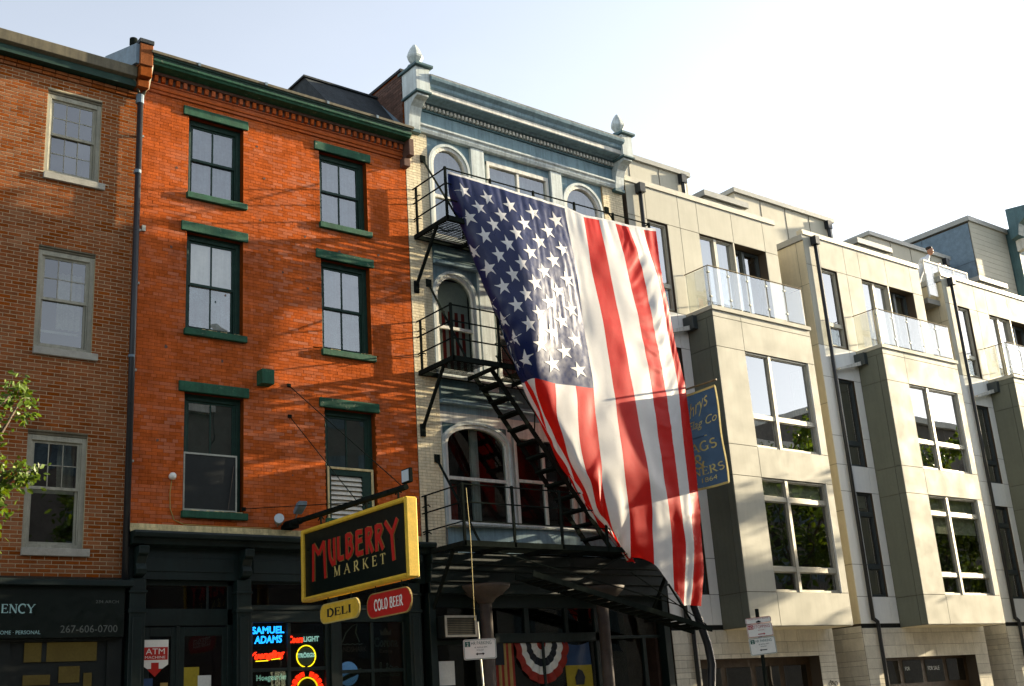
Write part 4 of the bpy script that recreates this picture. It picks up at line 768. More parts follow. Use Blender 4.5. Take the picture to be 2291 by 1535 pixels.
    MB().box(X(5.12)-.012, X(5.12)+.012, -.77, -.745, 10.5, 11.52).build('post', 'trim_white', bal)
    MB().box(X(1.674), X(1.686), -.74, -.06, 10.56, 11.49).build('pane', 'glass_rail', bal)
    # rain pipe with hopper, scupper and sloping trough
    dpx = X(.40)
    d = MB().tube([(dpx, -.09, 3.38), (dpx, -.09, 13.42)], .05, 10).build('downpipe', 'pipe_black', U, smooth=True)
    MB().box(dpx-.09, dpx+.09, -.20, -.016, 13.36, 13.60).build('hopper', 'pipe_black', d, .006)
    MB().tube([(dpx, -.09, 3.42), (dpx+.16, -.09, 3.34), (dpx+.17, -.09, 3.2), (dpx+.17, -.09, 0)], .05, 10).build('lower_pipe', 'pipe_black', d, smooth=True)
    MB().box(X(1.44), X(1.59), -.34, -.02, 10.05, 10.38).build('scupper', 'alu_dark', U, .006)
    MB().prism([(X(.48), 9.80), (X(.48), 9.86), (X(1.46), 10.16), (X(1.46), 10.05)], 'y', -.22, -.08).build('trough', 'trim_white', U)
    # stone base, garage
    MB().box(x0, X(w0), -.004, .0, 3.2, 3.3).build('gap_shade_strip', 'void', U)  # flat black strip painted as the shade of a recessed joint
    stone_tiles(U, [(x0, X(.77), 0, 9), (X(.77), X(4.80), 2.595, 9), (X(4.80), X(w0), 0, 9)], .9, 3.2, y=.0, seed=i*7+1)
    stone_tiles(U, [(.0, 1.88, 0, 9)], 1.5, 3.25, x=X(6.6), seed=i*7+3)
    gd = MB().box(X(.77), X(4.80), .30, .34, 0, 2.59).build('garage_door', 'garage_wood', U)
    for r in range(3):
        for k in range(4): MB().box(X(.90+k*.98), X(.90+k*.98+.80), .285, .30, .25+r*.80, .25+r*.80+.56).build('door_panel' if r < 2 else 'pane', 'garage_wood' if r < 2 else 'glass_dark', gd, .01)
    if i == 1:
        text_mesh('lettering', 'FOR SALE', 'paint_white', gd, (X(2.95), .284, 2.14), (1, 0, 0), (0, 0, 1), .10, .52)
        text_mesh('lettering', 'FOR', 'paint_white', gd, (X(1.95), .284, 2.16), (1, 0, 0), (0, 0, 1), .09, .2)
    # parapet room and stair head set back on the roof
    ph = MB().box(X(.5), X(5.1), 2.5, 6.5, 12.8, 16.0).build('penthouse', 'panel', U)
    MB().box(X(.42), X(5.18), 2.42, 6.6, 16.0, 16.14).build('penthouse_coping', 'panel_cap', ph)
    for k in range(1, 4): MB().box(X(.5+k*1.15)-.008, X(.5+k*1.15)+.008, 2.492, 2.499, 13, 16).build('joint', 'panel_joint', ph)
    MB().box(X(4.72), X(4.92), 2.34, 2.5, 15.72, 15.98).build('hopper', 'pipe_black', ph); MB().tube([(X(4.82), 2.42, 13), (X(4.82), 2.42, 15.8)], .06, 8).build('pipe', 'pipe_black', ph)
    rb = MB().box(X(3.75), X(5.3), .8, 2.2, 12.8, 14.40).build('roof_hatch', 'panel', U)
    MB().box(X(3.65), X(5.4), .7, 2.25, 14.40, 14.56).build('hatch_coping', 'panel_cap', rb)
    gr = MB().box(X(1.9), X(3.6), .6, .61, 12.9, 14.0).build('terrace_glass', 'glass_rail', U)
    return U
townhouse(18.47, 0, 'pale panel clad townhouse partly hidden by the huge flag, nearest the flag shop')
townhouse(25.07, 1, 'pale panel clad townhouse with glass balcony, middle of the three')
townhouse(31.67, 2, 'pale panel clad townhouse cut by the right edge of the photo')
# number scrawl by the garage, terrace rail on the last roof
gf = MB()
for k, (x, z) in enumerate(((23.52, 1.93), (23.58, 1.97), (23.66, 1.95), (23.75, 1.94))): gf.tube([(x+.05*math.cos(t*.9+k), -.018, z+.055*math.sin(t*.9)) for t in range(8)], .006, 5)
tag(gf.build('graffiti', 'text_black'), 'small dark scrawled graffiti on the stone pier by the garage', 'graffiti')
tr = thing('roof_railing', 'white glass roof terrace railing the person leans on', 'railing', (31.6, .1, 12.9))
MB().box(31.02, 33.4, .08, .10, 12.95, 14.02).build('pane', 'glass_rail', tr); MB().box(31.0, 33.42, .06, .12, 14.02, 14.07).build('rail', 'trim_white', tr)
for x in (31.0, 31.8, 32.6, 33.38): MB().box(x, x+.04, .07, .11, 12.86, 14.02).build('post', 'trim_white', tr)
MB().box(31.0, 31.66, .15, 1.8, 12.7, 12.86).build('deck', 'concrete', tr)

# ---------------- farther buildings at the right end ----------------
E_ = thing('grey_building', 'grey blue panelled building rising behind the last townhouse', 'building', (39, 3, 0))
MB().box(37.45, 39.9, 1.85, 12, 0, 17.4).build('wall', 'panel_joint', E_)
for k in range(4):
    for z0, z1 in ((12.5, 14.2), (14.2, 15.9), (15.9, 17.35)): panel_yz(E_, 1.86+k*1.9, 1.86+(k+1)*1.9, z0, z1, 37.45, 'lead')
for r in range(22): MB().box(37.46, 39.9, 1.82, 1.85, 13+r*.2+.004, 13+(r+1)*.2-.004).build('siding_board', 'panel', E_)
MB().box(37.35, 39.95, 1.75, 12.1, 17.4, 17.58).build('coping', 'panel_cap', E_)
MB().box(38.9, 39.4, 1.80, 1.83, 14.3, 14.9).build('window', 'alu_dark', E_)
F_ = thing('corniced_building', 'building with dark teal cornice at the right edge of the photo', 'building', (44, 1.6, 0))
MB().box(40.0, 52, 1.5, 12, 0, 17.6).build('wall', 'trim_teal', F_)
MB().prism([(1.5, 17.0), (1.2, 17.1), (1.1, 17.5), (.75, 17.7), (.7, 18.1), (1.5, 18.2)], 'x', 39.6, 52).build('cornice', 'trim_teal', F_)
MB().prism([(1.5, 16.6), (1.0, 16.7), (.9, 17.0), (1.5, 17.05)], 'x', 39.9, 40.15).build('corbel', 'trim_white', F_)

# ---------------- fire escape ----------------
FE = thing('fire_escape', 'black iron fire escape with three balconies and a steep stair behind the flag', 'fire escape', (15.2, -.6, 4.6))
FX0, FX1 = 12.36, 17.95
def balcony(z, p, x0, hole=None):
    f = MB().box(x0, FX1, -p, -p+.05, z-.10, z).box(x0, x0+.05, -p+.05, -.01, z-.09, z-.002).box(FX1-.05, FX1, -p+.05, -.01, z-.09, z-.002).box(x0+.05, FX1-.05, -.07, -.02, z-.09, z-.002)
    for x in (x0+1.1, x0+2.2, x0+3.3, x0+4.4): f.box(x, x+.05, -p+.05, -.07, z-.085, z-.012)
    pl = f.build('platform', 'iron_black', FE)
    n = int((p-.12)/.066)
    for k in range(n):
        y = -p+.075+k*.066
        if hole and hole[2] < y < hole[3]:
            MB().box(x0+.05, hole[0], y, y+.036, z-.012, z-.004).box(hole[1], FX1-.05, y, y+.036, z-.012, z-.004).build('slat', 'iron_black', pl)
        else: MB().box(x0+.05, FX1-.05, y, y+.036, z-.012, z-.004).build('slat', 'iron_black', pl)
    r = MB()
    for h in (.34, .68, 1.0):
        r.bar((x0+.02, -.0, z+h), (x0+.02, -p+.02, z+h), .022, .022); r.bar((x0+.02, -p+.02, z+h), (FX1-.02, -p+.02, z+h), .022, .022); r.bar((FX1-.02, -p+.02, z+h), (FX1-.02, -.0, z+h), .022, .022)
    rl_ = r.build('railing', 'iron_black', FE)
    for x in [x0+.02]+[x0+(FX1-x0)*k/5 for k in range(1, 5)]+[FX1-.02]: MB().box(x-.022, x+.022, -p, -p+.04, z-.09, z+1.03).build('post', 'iron_black', rl_)
    for x in (x0+.02, FX1-.02): MB().box(x-.012, x+.012, -.15, -.09, z, z+1.0).build('post', 'iron_black', rl_)
    for h in (.3, .8): MB().tube([(x0+.03, -.0, z+h), (x0+.05, -.16, z+h+.02), (x0+.02, -.26, z+h-.03)], .011, 6).build('hook', 'iron_black', rl_)
balcony(10.95, 1.16, FX0); balcony(8.12, 1.16, FX0-.04, (13.25, 14.1, -.95, -.3)); balcony(4.68, 1.30, FX0-.10)
for (zw, zp, p) in ((12.70, 10.93, 1.12), (9.98, 8.1, 1.12), (6.43, 4.68, 1.2)):
    for x in (12.66, 17.78): MB().bar((x, 0, zw), (x, -p, zp), .012, .055, (1, 0, 0)).box(x-.06, x+.06, -.03, .0, zw-.08, zw+.08).build('stay', 'iron_black', FE)
for (zw, zp) in ((9.86, 10.84), (6.97, 8.02), (3.52, 4.58)):
    for x in (12.36, 17.9): MB().bar((x, -.02, zw), (x, -.80, zp), .05, .05).box(x-.05, x+.05, -.05, .0, zw-.14, zw+.1).build('strut', 'iron_black', FE)
def stair(a, b, y0, y1, n, nm, th=.022):
    a = Vector(a); b = Vector(b); s = MB()
    for y in (y0, y1): s.bar((a.x, y, a.z), (b.x, y, b.z), th, .10)
    st = s.build(nm, 'iron_black', FE)
    for k in range(1, n):
        q = a.lerp(b, k/n); MB().box(q.x-.12, q.x+.10, y0+.012, y1-.012, q.z-.03, q.z+.012).build('tread', 'iron_black', st)
    return st
s1 = stair((13.42, 0, 8.08), (16.16, 0, 4.70), -.86, -.32, 13, 'stair')
r = MB()
for o, y in ((.85, -.88), (.45, -.88)): r.tube([(13.55, y, 8.08+o*.6), (13.67, y, 7.77+o), (16.24, y, 4.62+o), (16.3, y, 4.70)], .014, 6)
for k in (0.05, .35, .65, .95): q = Vector((13.42, 0, 8.08)).lerp(Vector((16.16, 0, 4.70)), k); r.bar((q.x, -.88, q.z), (q.x+.1, -.88, q.z+.86), .02)
r.build('handrail', 'iron_black', s1)
s2 = stair((13.7, 0, 4.12), (18.25, 0, 3.10), -1.35, -.85, 19, 'drop_stair', .03)
MB().bar((13.0, -1.28, 4.50), (17.6, -1.28, 3.55), .018).bar((14.3, -1.30, 3.78), (16.2, -1.30, 4.58), .018).bar((16.2, -1.3, 4.2), (18.15, -1.3, 3.2), .016).bar((17.3, -1.2, 4.0), (17.9, -1.2, 3.2), .03).build('counterweight_rod', 'iron_black', s2)

# ---------------- the huge flag ----------------
TAB = [[tuple(int(q)/100 for q in c.split()) for c in r.split(',')] for r in FLAGTAB.split(';')]
NT, NS = len(TAB)-1, len(TAB[0])-1
def cr(p0, p1, p2, p3, t): return p1+.5*t*(p2-p0+t*(2*p0-5*p1+4*p2-p3+t*(3*(p1-p2)+p3-p0)))
VT = [[Vector(c) for c in r] for r in TAB]
def flag0(s, t):
    a = min(max(t, 0), 1)*NT; b = min(max(s/13, 0), 1)*NS; i = min(int(a), NT-1); j = min(int(b), NS-1); fa, fb = a-i, b-j
    g = lambda k, l: VT[min(max(k, 0), NT)][min(max(l, 0), NS)]
    rows = [cr(g(i+k, j-1), g(i+k, j), g(i+k, j+1), g(i+k, j+2), fb) for k in (-1, 0, 1, 2)]
    return cr(*rows, fa)
def sstep(a, b, x): x = min(max((x-a)/(b-a), 0), 1); return x*x*(3-2*x)
def flagP(s, t, off=0.0):
    p = flag0(s, t); N3 = noise.noise
    e = sstep(0, .06, t)
    w = .034*e*N3(Vector((s*.55, t*6, 3.1)))+.012*e*N3(Vector((s*1.3, t*9+s*.5, 9.4)))
    # pulled diagonal wrinkles on the right hand stripes
    k = sstep(9.6, 10.4, s)*(1-sstep(11.4, 12.0, s))*(1-.6*sstep(.5, .75, t))+.45*sstep(11.2, 12.2, s)
    q = t*34+s*1.15+1.6*N3(Vector((s*.5, t*4, 1)))
    w += k*e*(.026*N3(Vector((q, s*.35, 4)))+.012*N3(Vector((q*2.3, s*.6, 6))))
    # gathered creases fanning down the canton
    k2 = sstep(3.2, 4.6, s)*(1-sstep(6.7, 7.4, s))*(1-sstep(.36, .48, t))*sstep(.0, .05, t)
    fan = (s-5.6)/(.6+t*1.1)
    w += k2*(.012*N3(Vector((fan*4.5, t*5, 2)))+.007*N3(Vector((fan*13, t*9, 5)))+.006*N3(Vector((s*5, t*34, 8))))
    # puckers under the heading, soft hanging folds below
    w += .020*(1-sstep(.02, .11, t))*N3(Vector((s*3.1, t*6, 7)))*sstep(0, .012, t)
    w += .030*sstep(.5, .9, t)*N3(Vector((s*1.25, t*2.2, 8)))
    return Vector((p.x, p.y+w-off, p.z))
TC = .525
FL = thing('flag', 'huge star and stripe flag hung vertically from the fire escape', 'flag', (15.3, -1.3, 3.6))
def patch(nm, m, s0, s1, t0, t1, nu, nv): return MB().grid(lambda u, v: flagP(s0+(s1-s0)*u, t0+(t1-t0)*v), nu, nv).build(nm, m, FL, smooth=True)
patch('canton', 'flag_blue', 0, 7, .010, TC, 84, 110)
for k in range(13):
    t0 = TC if k < 7 else .010
    patch('stripe', 'flag_red' if k % 2 == 0 else 'flag_white', k, k+1, t0, 1, 12, 110 if k < 7 else 220)
MB().grid(lambda u, v: flagP(13*u, .010*v, .002), 120, 2).build('heading', 'flag_white', FL, smooth=True)
for c_ in range(1, 12):
    for r_ in range(1, 10):
        if (c_+r_) % 2: continue
        s0, t0 = 7*r_/10, .010+(TC-.010)*c_/12; mb = MB(); ring = []
        for k in range(10):
            a = math.pi+k*math.pi/5; rad = .198 if k % 2 == 0 else .198*.385; ring.append((math.cos(a)*rad/.435, -math.sin(a)*rad/8.25))
        mb.v.append(tuple(flagP(s0, t0, .006)))
        for lv in (.4, .72, 1):
            for ds, dt in ring: mb.v.append(tuple(flagP(s0+ds*lv, t0+dt*lv, .006)))
        for k in range(10):
            n_ = (k+1) % 10; mb.f.append((0, 1+k, 1+n_))
            for q in (0, 1): mb.f.append((1+q*10+k, 11+q*10+k, 11+q*10+n_, 1+q*10+n_))
        mb.build('star', 'flag_white', FL, smooth=True)

# ---------------- blue trade banner ----------------
BN = thing('banner', 'dark blue hanging banner with gold flag shop lettering beside the flag', 'banner', (18.4, -1.3, 5.9))
BY0, BL, BZ, BH = -.30, 1.64, 8.10, 2.06
def bnP(u, v): return (18.34+.24*u+.03*math.sin(u*5+v*3)+.02*math.sin(v*9)*u, BY0-BL*u, BZ-.05*math.sin(math.pi*u)-.03*u-BH*v)
MB().grid(bnP, 40, 40).build('cloth', 'banner_blue', BN, smooth=True)
ed = MB(); hem = []
for a, b in (((0, .0), (1, .0)), ((1, 0), (1, 1)), ((0, 1), (1, 1))):
    n = 30
    for k in range(n):
        p, q = [Vector(bnP(a[0]+(b[0]-a[0])*(k+j)/n, a[1]+(b[1]-a[1])*(k+j)/n)) for j in (0, 1)]; ed.bar(p, q, .012, .045)
ed.build('gold_hem', 'gold', BN)
MB().tube([(18.30, 0, 8.10), (18.44, -1.0, 8.16), (18.58, -1.98, 8.20)], .022, 8).build('pole', 'iron_rust', BN)
def onb(o):
    if o is None: return
    for v in o.data.vertices:
        u = (BY0-v.co.y)/BL; w = (BZ-v.co.z)/BH; p = bnP(u, w); v.co.x = p[0]-.006; v.co.z += -.05*math.sin(math.pi*max(0, min(1, u)))-.03*u
bo = lambda u, v: (18.1, BY0-BL*u, BZ-BH*v)
onb(text_mesh('lettering', 'Humphrys', 'gold', BN, bo(.10, .46), (0, -1, .42), (0, 0, 1), .40, 1.36, shear=.25))
onb(text_mesh('lettering', 'Flag Co', 'gold', BN, bo(.52, .42), (0, -1, .12), (0, 0, 1), .24, .74, shear=.25))
onb(MB().bar(Vector(bo(.3, .49)), Vector(bo(.8, .475)), .004, .016).build('lettering_rule', 'gold', BN))
onb(serif_text('lettering', 'FLAGS', 'gold', BN, bo(.30, .635), (0, -1, .04), (0, 0, 1), .19, 1.02, .15))
onb(serif_text('lettering', '&', 'gold', BN, bo(.54, .79), (0, -1, 0), (0, 0, 1), .28, .30, .12))
onb(serif_text('lettering', 'BANNERS', 'gold', BN, bo(.14, .885), (0, -1, .05), (0, 0, 1), .16, 1.36, .15))
onb(text_mesh('lettering', 'EST. 1864', 'gold', BN, bo(.36, .955), (0, -1, .05), (0, 0, 1), .10, .80))

# ---------------- projecting market sign ----------------
SX = 9.48
MS = thing('market_sign', 'black projecting market sign with yellow frame and red lettering', 'sign', (SX, -2.2, 3.66))
YA, YB, ZA, ZB = -.68, -3.84, 3.66, 4.82
fr = .07
MB().box(SX-.05, SX+.05, YB+fr, YA-fr, ZA+fr, ZB-fr).build('panel', 'sign_black', MS)
MB().box(SX-.10, SX+.10, YA-fr, YA, ZA, ZB).box(SX-.10, SX+.10, YB, YB+fr, ZA, ZB).box(SX-.10, SX+.10, YB+fr, YA-fr, ZA, ZA+fr).box(SX-.10, SX+.10, YB+fr, YA-fr, ZB-fr, ZB).build('frame', 'sign_yellow', MS, .02)
MB().box(SX-.11, SX-.055, YB+fr, YA-fr, ZA+.02, ZA+.065).build('frame_moulding', 'sign_yellow', MS, .012)
# hand drawn letters of the shop name, on a 1 x 1 box each
DECO = {
 'M': [[(.12, -.52), (.15, 1)], [(.15, .98), (.5, .52)], [(.5, .52), (.84, .98)], [(.84, 1), (.9, -.52)]],
 'U': [[(.14, 1), (.10, .6), (.22, .22), (.62, -.08)], [(.80, 1), (.80, -.1)]],
 'L': [[(.2, 1), (.2, .06)], [(.2, .1), (.9, .12)]],
 'B': [[(.18, 1), (.18, .02)], [(.18, .93), (.6, .93), (.78, .82), (.72, .68), (.5, .6)], [(.4, .62), (.78, .5), (.84, .32), (.62, .16), (.18, .05)]],
 'E': [[(.2, 1), (.16, .06)], [(.2, .93), (.84, .9)], [(.18, .56), (.8, .60)], [(.16, .08), (.9, .10)]],
 'R': [[(.2, 1), (.2, -.02)], [(.2, .93), (.7, .90), (.78, .78), (.62, .62), (.34, .5)], [(.4, .55), (.86, .0)]],
 'Y': [[(.08, 1), (.5, .52)], [(.92, 1), (.52, .45), (.52, .5)], [(.52, .56), (.60, -.52)]],
}
def deco(nm, m, lift, ww):
    mb = MB(); q = 0
    for ch, u0, u1 in (('M', .29, .79), ('U', .85, 1.08), ('L', 1.12, 1.34), ('B', 1.37, 1.62), ('E', 1.67, 1.93), ('R', 1.96, 2.20), ('R', 2.23, 2.50), ('Y', 2.50, 2.90)):
        for st in DECO[ch]:
            zb, zt = ZA+.495, ZB-.275
            P = lambda a, b, l: (SX-.052-lift-q*.0003, YA-a, b)
            ribbon(mb, [(u0+(u1-u0)*a, zb+(zt-zb)*b) for a, b in st], ww, P, 0); q += 1
    return mb.build(nm, m, MS)
deco('lettering_outline', 'cloth_straw', .001, .094); deco('lettering', 'sign_red', .012, .074)
serif_text('lettering', 'MARKET', 'gold', MS, (SX-.05, YA-.99, ZA+.285), (0, -1, 0), (0, 0, 1), .155, 1.60, .15, sp=1.55)
MB().tube([(SX, 0, 5.03), (SX, -3.72, 4.98)], .045, 10).box(SX-.09, SX+.09, -.30, -.0, 4.94, 5.02).tube([(SX, -.0, 5.03), (SX, -.5, 5.02)], .06, 10).build('pole', 'iron_black', MS)
for y in (-1.2, -2.6, -3.5): MB().bar((SX, y, 4.8), (SX, y, 4.99), .025).tube([(SX, y-.08, 4.92), (SX, y, 4.99), (SX, y+.08, 4.92)], .012, 6).build('hanger', 'iron_black', MS)
for a, b in (((9.56, 0, 7.50), (SX, -3.62, 5.0)), ((9.57, 0, 6.94), (SX, -2.35, 5.0)), ((8.70, -.02, 5.26), (SX, -2.2, 5.02))):
    MB().tube([a, b], .0075, 6).box(a[0]-.035, a[0]+.035, -.02, .0, a[2]-.03, a[2]+.03).build('guy_wire', 'iron_black', MS)
fl_ = MB().box(SX-.03, SX+.03, -3.86, -3.64, 5.03, 5.24).build('floodlight', 'iron_black', MS, .005); MB().box(SX-.036, SX-.031, -3.84, -3.66, 5.05, 5.22).build('lens', 'lamp_glass', fl_)
def hang_sign(nm, label, ya, yb, za, zb, m, txt, tm, edge, th):
    e = thing(nm, label, 'sign', (SX, (ya+yb)/2, za)); r_ = (zb-za)/2*.92; pts = []
    for cy, cz, a0 in ((ya-r_, zb-r_, 0), (yb+r_, zb-r_, 90), (yb+r_, za+r_, 180), (ya-r_, za+r_, 270)): pts += [(cy+r_*math.cos(R_(a0+k*15)), cz+r_*math.sin(R_(a0+k*15))) for k in range(7)]
    MB().prism(pts, 'x', SX-.012, SX+.012).build('board', m, e)
    ed = MB()
    for p, q in zip(pts, pts[1:]+pts[:1]): ed.bar((SX, *p), (SX, *q), .03, .016)
    ed.build('edge', edge, e)
    serif_text('lettering', txt, tm, e, (SX-.0125, ya-(ya-yb)*.17, za+(zb-za)*.30), (0, -1, 0), (0, 0, 1), (zb-za)*.42, (ya-yb)*.66, th)
    for y in (ya-(ya-yb)*.2, yb+(ya-yb)*.2): MB().tube([(SX, y, zb-.02), (SX, y+.01, zb+.05), (SX, y, ZA+.01)], .007, 5).build('hook', 'iron_black', e)
hang_sign('hanging_sign', 'small yellow rounded sign hanging under the market sign', -1.15, -2.32, 3.27, 3.56, 'sign_yellow', 'DELI', 'text_black', 'gold', .19)
hang_sign('hanging_sign', 'small red rounded sign hanging under the outer end of market sign', -2.56, -3.74, 3.20, 3.55, 'sign_red', 'COLD BEER', 'paint_white', 'cloth_straw', .19)

# small wall fittings on the orange house
def tagbox(nm, m, label, cat, mb, bev=.004): return tag(mb.build(nm, m, None, bev), label, cat)
tagbox('junction_box', 'green_paint', 'green painted box on the orange brick beside the lower window', 'box', MB().box(8.94, 9.17, -.22, .0, 7.42, 7.68))
wl_ = thing('wall_lamp', 'small white round wall light with hanging yellow cable at left', 'lamp', (7.44, 0, 5.7))
MB().lathe([(.0, 0), (.045, .01), (.06, .04), (.06, .075), (.035, .11), (.0, .12)], (7.44, -.06, 5.66), 14).build('globe', 'paint_white', wl_, smooth=True); MB().box(7.425, 7.455, -.06, 0, 5.68, 5.74).build('arm', 'galv', wl_)
MB().tube([(7.44, -.03, 5.67), (7.42, -.01, 5.45), (7.43, -.01, 5.2), (7.50, -.01, 5.02), (7.66, -.01, 4.96), (8.3, -.01, 4.95), (9.2, -.01, 4.96)], .007, 5).build('cable', 'wire_straw', wl_)
sp_ = thing('spotlight', 'round white spotlight above the cream moulding left of the market sign', 'lamp', (9.25, -.2, 5.06))
MB().tube([(9.30, -.08, 5.06), (9.20, -.30, 5.08)], [.06, .085], 16).build('shade', 'galv', sp_, smooth=True); MB().lathe([(.0, 0), (.08, .001), (.08, .004)], (0, 0, 0), 16).build('lens', 'lamp_glass', sp_).matrix_parent_inverse = Matrix.Translation(-Vector(sp_.location)) @ Matrix.Translation((9.198, -.305, 5.082)) @ (Vector((-.1, -.22, .02)).normalized().to_track_quat('Z', 'Y').to_matrix().to_4x4())
MB().bar((9.30, -.08, 5.06), (9.32, 0, 5.0), .02).build('arm', 'galv', sp_)
sp2 = thing('spotlight', 'grey floodlight on the horizontal rod beside the market sign', 'lamp', (9.6, -.3, 5.22))
MB().prism([(-.20, 5.18), (-.38, 5.30), (-.40, 5.38), (-.30, 5.36), (-.18, 5.24)], 'x', 9.52, 9.68).build('housing', 'lead', sp2, .01); MB().bar((9.6, -.25, 5.26), (9.6, 0, 5.0), .015).build('arm', 'galv', sp2)

# ---------------- signs in the market windows ----------------
XR, ZU = (1, 0, 0), (0, 0, 1)
def neon(label, x, z): return thing('neon_sign', label, 'neon sign', (x, .13, z), 'bar signs in the market windows')
NY = .13
n = neon('glowing blue two line neon sign in the market window', 9.2, 3.08)
text_mesh('lettering', 'SAMUEL', 'neon_blue', n, (8.92, NY, 3.245), (1, 0, .02), ZU, .115, .58, neon=.022); text_mesh('lettering', 'ADAMS', 'neon_blue', n, (8.96, NY, 3.09), (1, 0, .03), ZU, .12, .50, neon=.022, shear=.1)
n = neon('glowing red script neon sign with yellow underline', 9.2, 2.8)
text_mesh('lettering', 'Yuengling', 'neon_red', n, (8.88, NY, 2.80), (1, 0, .06), ZU, .155, .63, neon=.05, shear=.35); MB().tube([(8.98, NY-.01, 2.815), (9.2, NY-.01, 2.82)], .009, 6).tube([(9.26, NY-.01, 2.835), (9.42, NY-.01, 2.85)], .009, 6).build('underline', 'neon_yellow', n)
n = neon('red and white neon sign glowing in the upper right pane', 9.85, 3.1)
MB().box(9.55, 10.16, NY+.02, NY+.04, 3.07, 3.25).build('backboard', 'shop_black', n); text_mesh('lettering', 'Coors', 'neon_red', n, (9.58, NY, 3.09), (1, 0, .02), ZU, .12, .27, neon=.05, shear=.2); text_mesh('lettering', 'LIGHT', 'neon_white', n, (9.86, NY, 3.11), (1, 0, .02), ZU, .085, .29, neon=.018)
n = neon('round neon sign with yellow ring and white lettering', 9.9, 2.7)
MB().tube([(9.905+.175*math.cos(R_(-80+k*10)), NY, 2.875+.175*math.sin(R_(-80+k*10))) for k in range(35)], .011, 6).build('ring', 'neon_yellow', n, smooth=True); MB().lathe([(0, 0), (.13, .001), (.15, .012), (.15, .02)], (0, 0, 0), 24).build('disc', 'neon_dim', n).matrix_parent_inverse = Matrix.Translation(-Vector(n.location)) @ Matrix.Translation((9.905, NY+.03, 2.875)) @ Matrix.Rotation(R_(90), 4, 'X')
text_mesh('lettering', 'TRÖEGS', 'neon_white', n, (9.74, NY-.005, 2.85), (1, 0, .03), ZU, .085, .32, neon=.02)
n = neon('pale script neon sign above a lit bar in the lower left pane', 9.25, 2.45)
text_mesh('lettering', 'Hoegaarden', 'neon_white', n, (9.0, NY, 2.48), (1, 0, .02), ZU, .115, .56, neon=.014); MB().box(9.02, 9.5, NY, NY+.02, 2.38, 2.44).build('lit_bar', 'neon_dim', n); MB().lathe([(0, 0), (.05, .0), (.05, .03)], (8.97, NY, 2.38), 10).build('emblem', 'neon_yellow', n)
n = neon('neon sign with red petals around a yellow arch, cut by the lower frame edge', 9.92, 2.3)
MB().tube([(9.92+.19*math.cos(R_(k*9)), NY, 2.34+.19*math.sin(R_(k*9))) for k in range(21)], .014, 6).build('arch', 'neon_yellow', n, smooth=True)
pt = MB()
for k in range(9):
    if k == 4: continue
    a = R_(10+k*20); pt.tube([(9.92+.22*math.cos(a), NY+.01, 2.34+.22*math.sin(a)), (9.92+.29*math.cos(a), NY+.01, 2.34+.29*math.sin(a))], [.036, .042], 8)
pt.build('petals', 'neon_red', n); MB().lathe([(0, 0), (.16, .001), (.16, .01)], (0, 0, 0), 20).build('disc', 'post_tan', n).matrix_parent_inverse = Matrix.Translation(-Vector(n.location)) @ Matrix.Translation((9.92, NY+.03, 2.34)) @ Matrix.Rotation(R_(90), 4, 'X')
n = neon('unlit shark fin beer sign in the third window pane', 10.8, 2.93)
MB().tube([(10.60, NY, 3.09), (10.68, NY, 3.25), (10.80, NY, 3.36), (10.90, NY, 3.40)], .010, 6).tube([(10.90, NY, 3.40), (10.87, NY, 3.25), (10.94, NY, 3.09)], .010, 6).tube([(10.55+k*.05, NY, 3.05+.012*(k % 2)) for k in range(10)], .007, 5).build('tubes', 'neon_dim', n); text_mesh('lettering', 'LANDSHARK', 'post_tan', n, (10.50, NY, 2.93), XR, ZU, .085, .58)
n = neon('blue moon shaped disc sign with slanted band', 10.7, 2.4)
MB().lathe([(0, 0), (.16, .03), (.20, .06), (.20, .07)], (0, 0, 0), 28).build('disc', mat('moon_blue', (.10, .2, .36), .4, var=.2, emit=(.10, .22, .5), es=.12), n, smooth=True).matrix_parent_inverse = Matrix.Translation(-Vector(n.location)) @ Matrix.Translation((10.70, NY+.06, 2.57)) @ Matrix.Rotation(R_(90), 4, 'X')
MB().bar((10.55, NY-.02, 2.47), (10.96, NY-.02, 2.62), .01, .075).build('band', 'neon_dim', n); text_mesh('lettering', 'BLUE MOON', 'text_black', n, (10.57, NY-.026, 2.455), (1, 0, .36), (-.34, 0, 1), .045, .38)
n = neon('unlit crown topped beer sign in the last market pane', 11.5, 2.95)
text_mesh('lettering', 'Corona', 'neon_dim', n, (11.24, NY, 3.0), XR, ZU, .16, .48, neon=.012); text_mesh('lettering', 'Extra', 'post_tan', n, (11.34, NY, 2.90), XR, ZU, .06, .26); MB().prism([(11.38, 3.2), (11.36, 3.30), (11.42, 3.25), (11.48, 3.33), (11.54, 3.25), (11.60, 3.30), (11.58, 3.2)], 'y', NY, NY+.01).build('crown', 'post_tan', n)
n = neon('unlit gothic lettered beer sign below the crown sign', 11.5, 2.5)
text_mesh('lettering', 'Lite', 'neon_dim', n, (11.34, NY, 2.50), XR, ZU, .24, .40, neon=.016)
def flat(nm, m, label, cat, b, t=.004):
    return tag(MB().box(b[0], b[1], b[2]-t, b[2], b[3], b[4]).build(nm, m), label, cat)
at_ = thing('atm_sign', 'white and red cash machine sign with down arrow on the market door', 'sign', (7.26, .05, 2.6))
MB().prism([(7.05, 3.17), (7.47, 3.17), (7.47, 2.80), (7.38, 2.74), (7.14, 2.74), (7.05, 2.80)], 'y', .036, .042).build('board', 'paint_white', at_)
MB().prism([(7.06, 3.06), (7.46, 3.06), (7.46, 2.87), (7.06, 2.87)], 'y', .033, .0355).build('red_band', 'sign_red', at_); MB().prism([(7.20, 2.83), (7.32, 2.83), (7.32, 2.73), (7.37, 2.73), (7.26, 2.62), (7.14, 2.73), (7.20, 2.73)], 'y', .033, .0355).build('arrow', 'sign_red', at_)
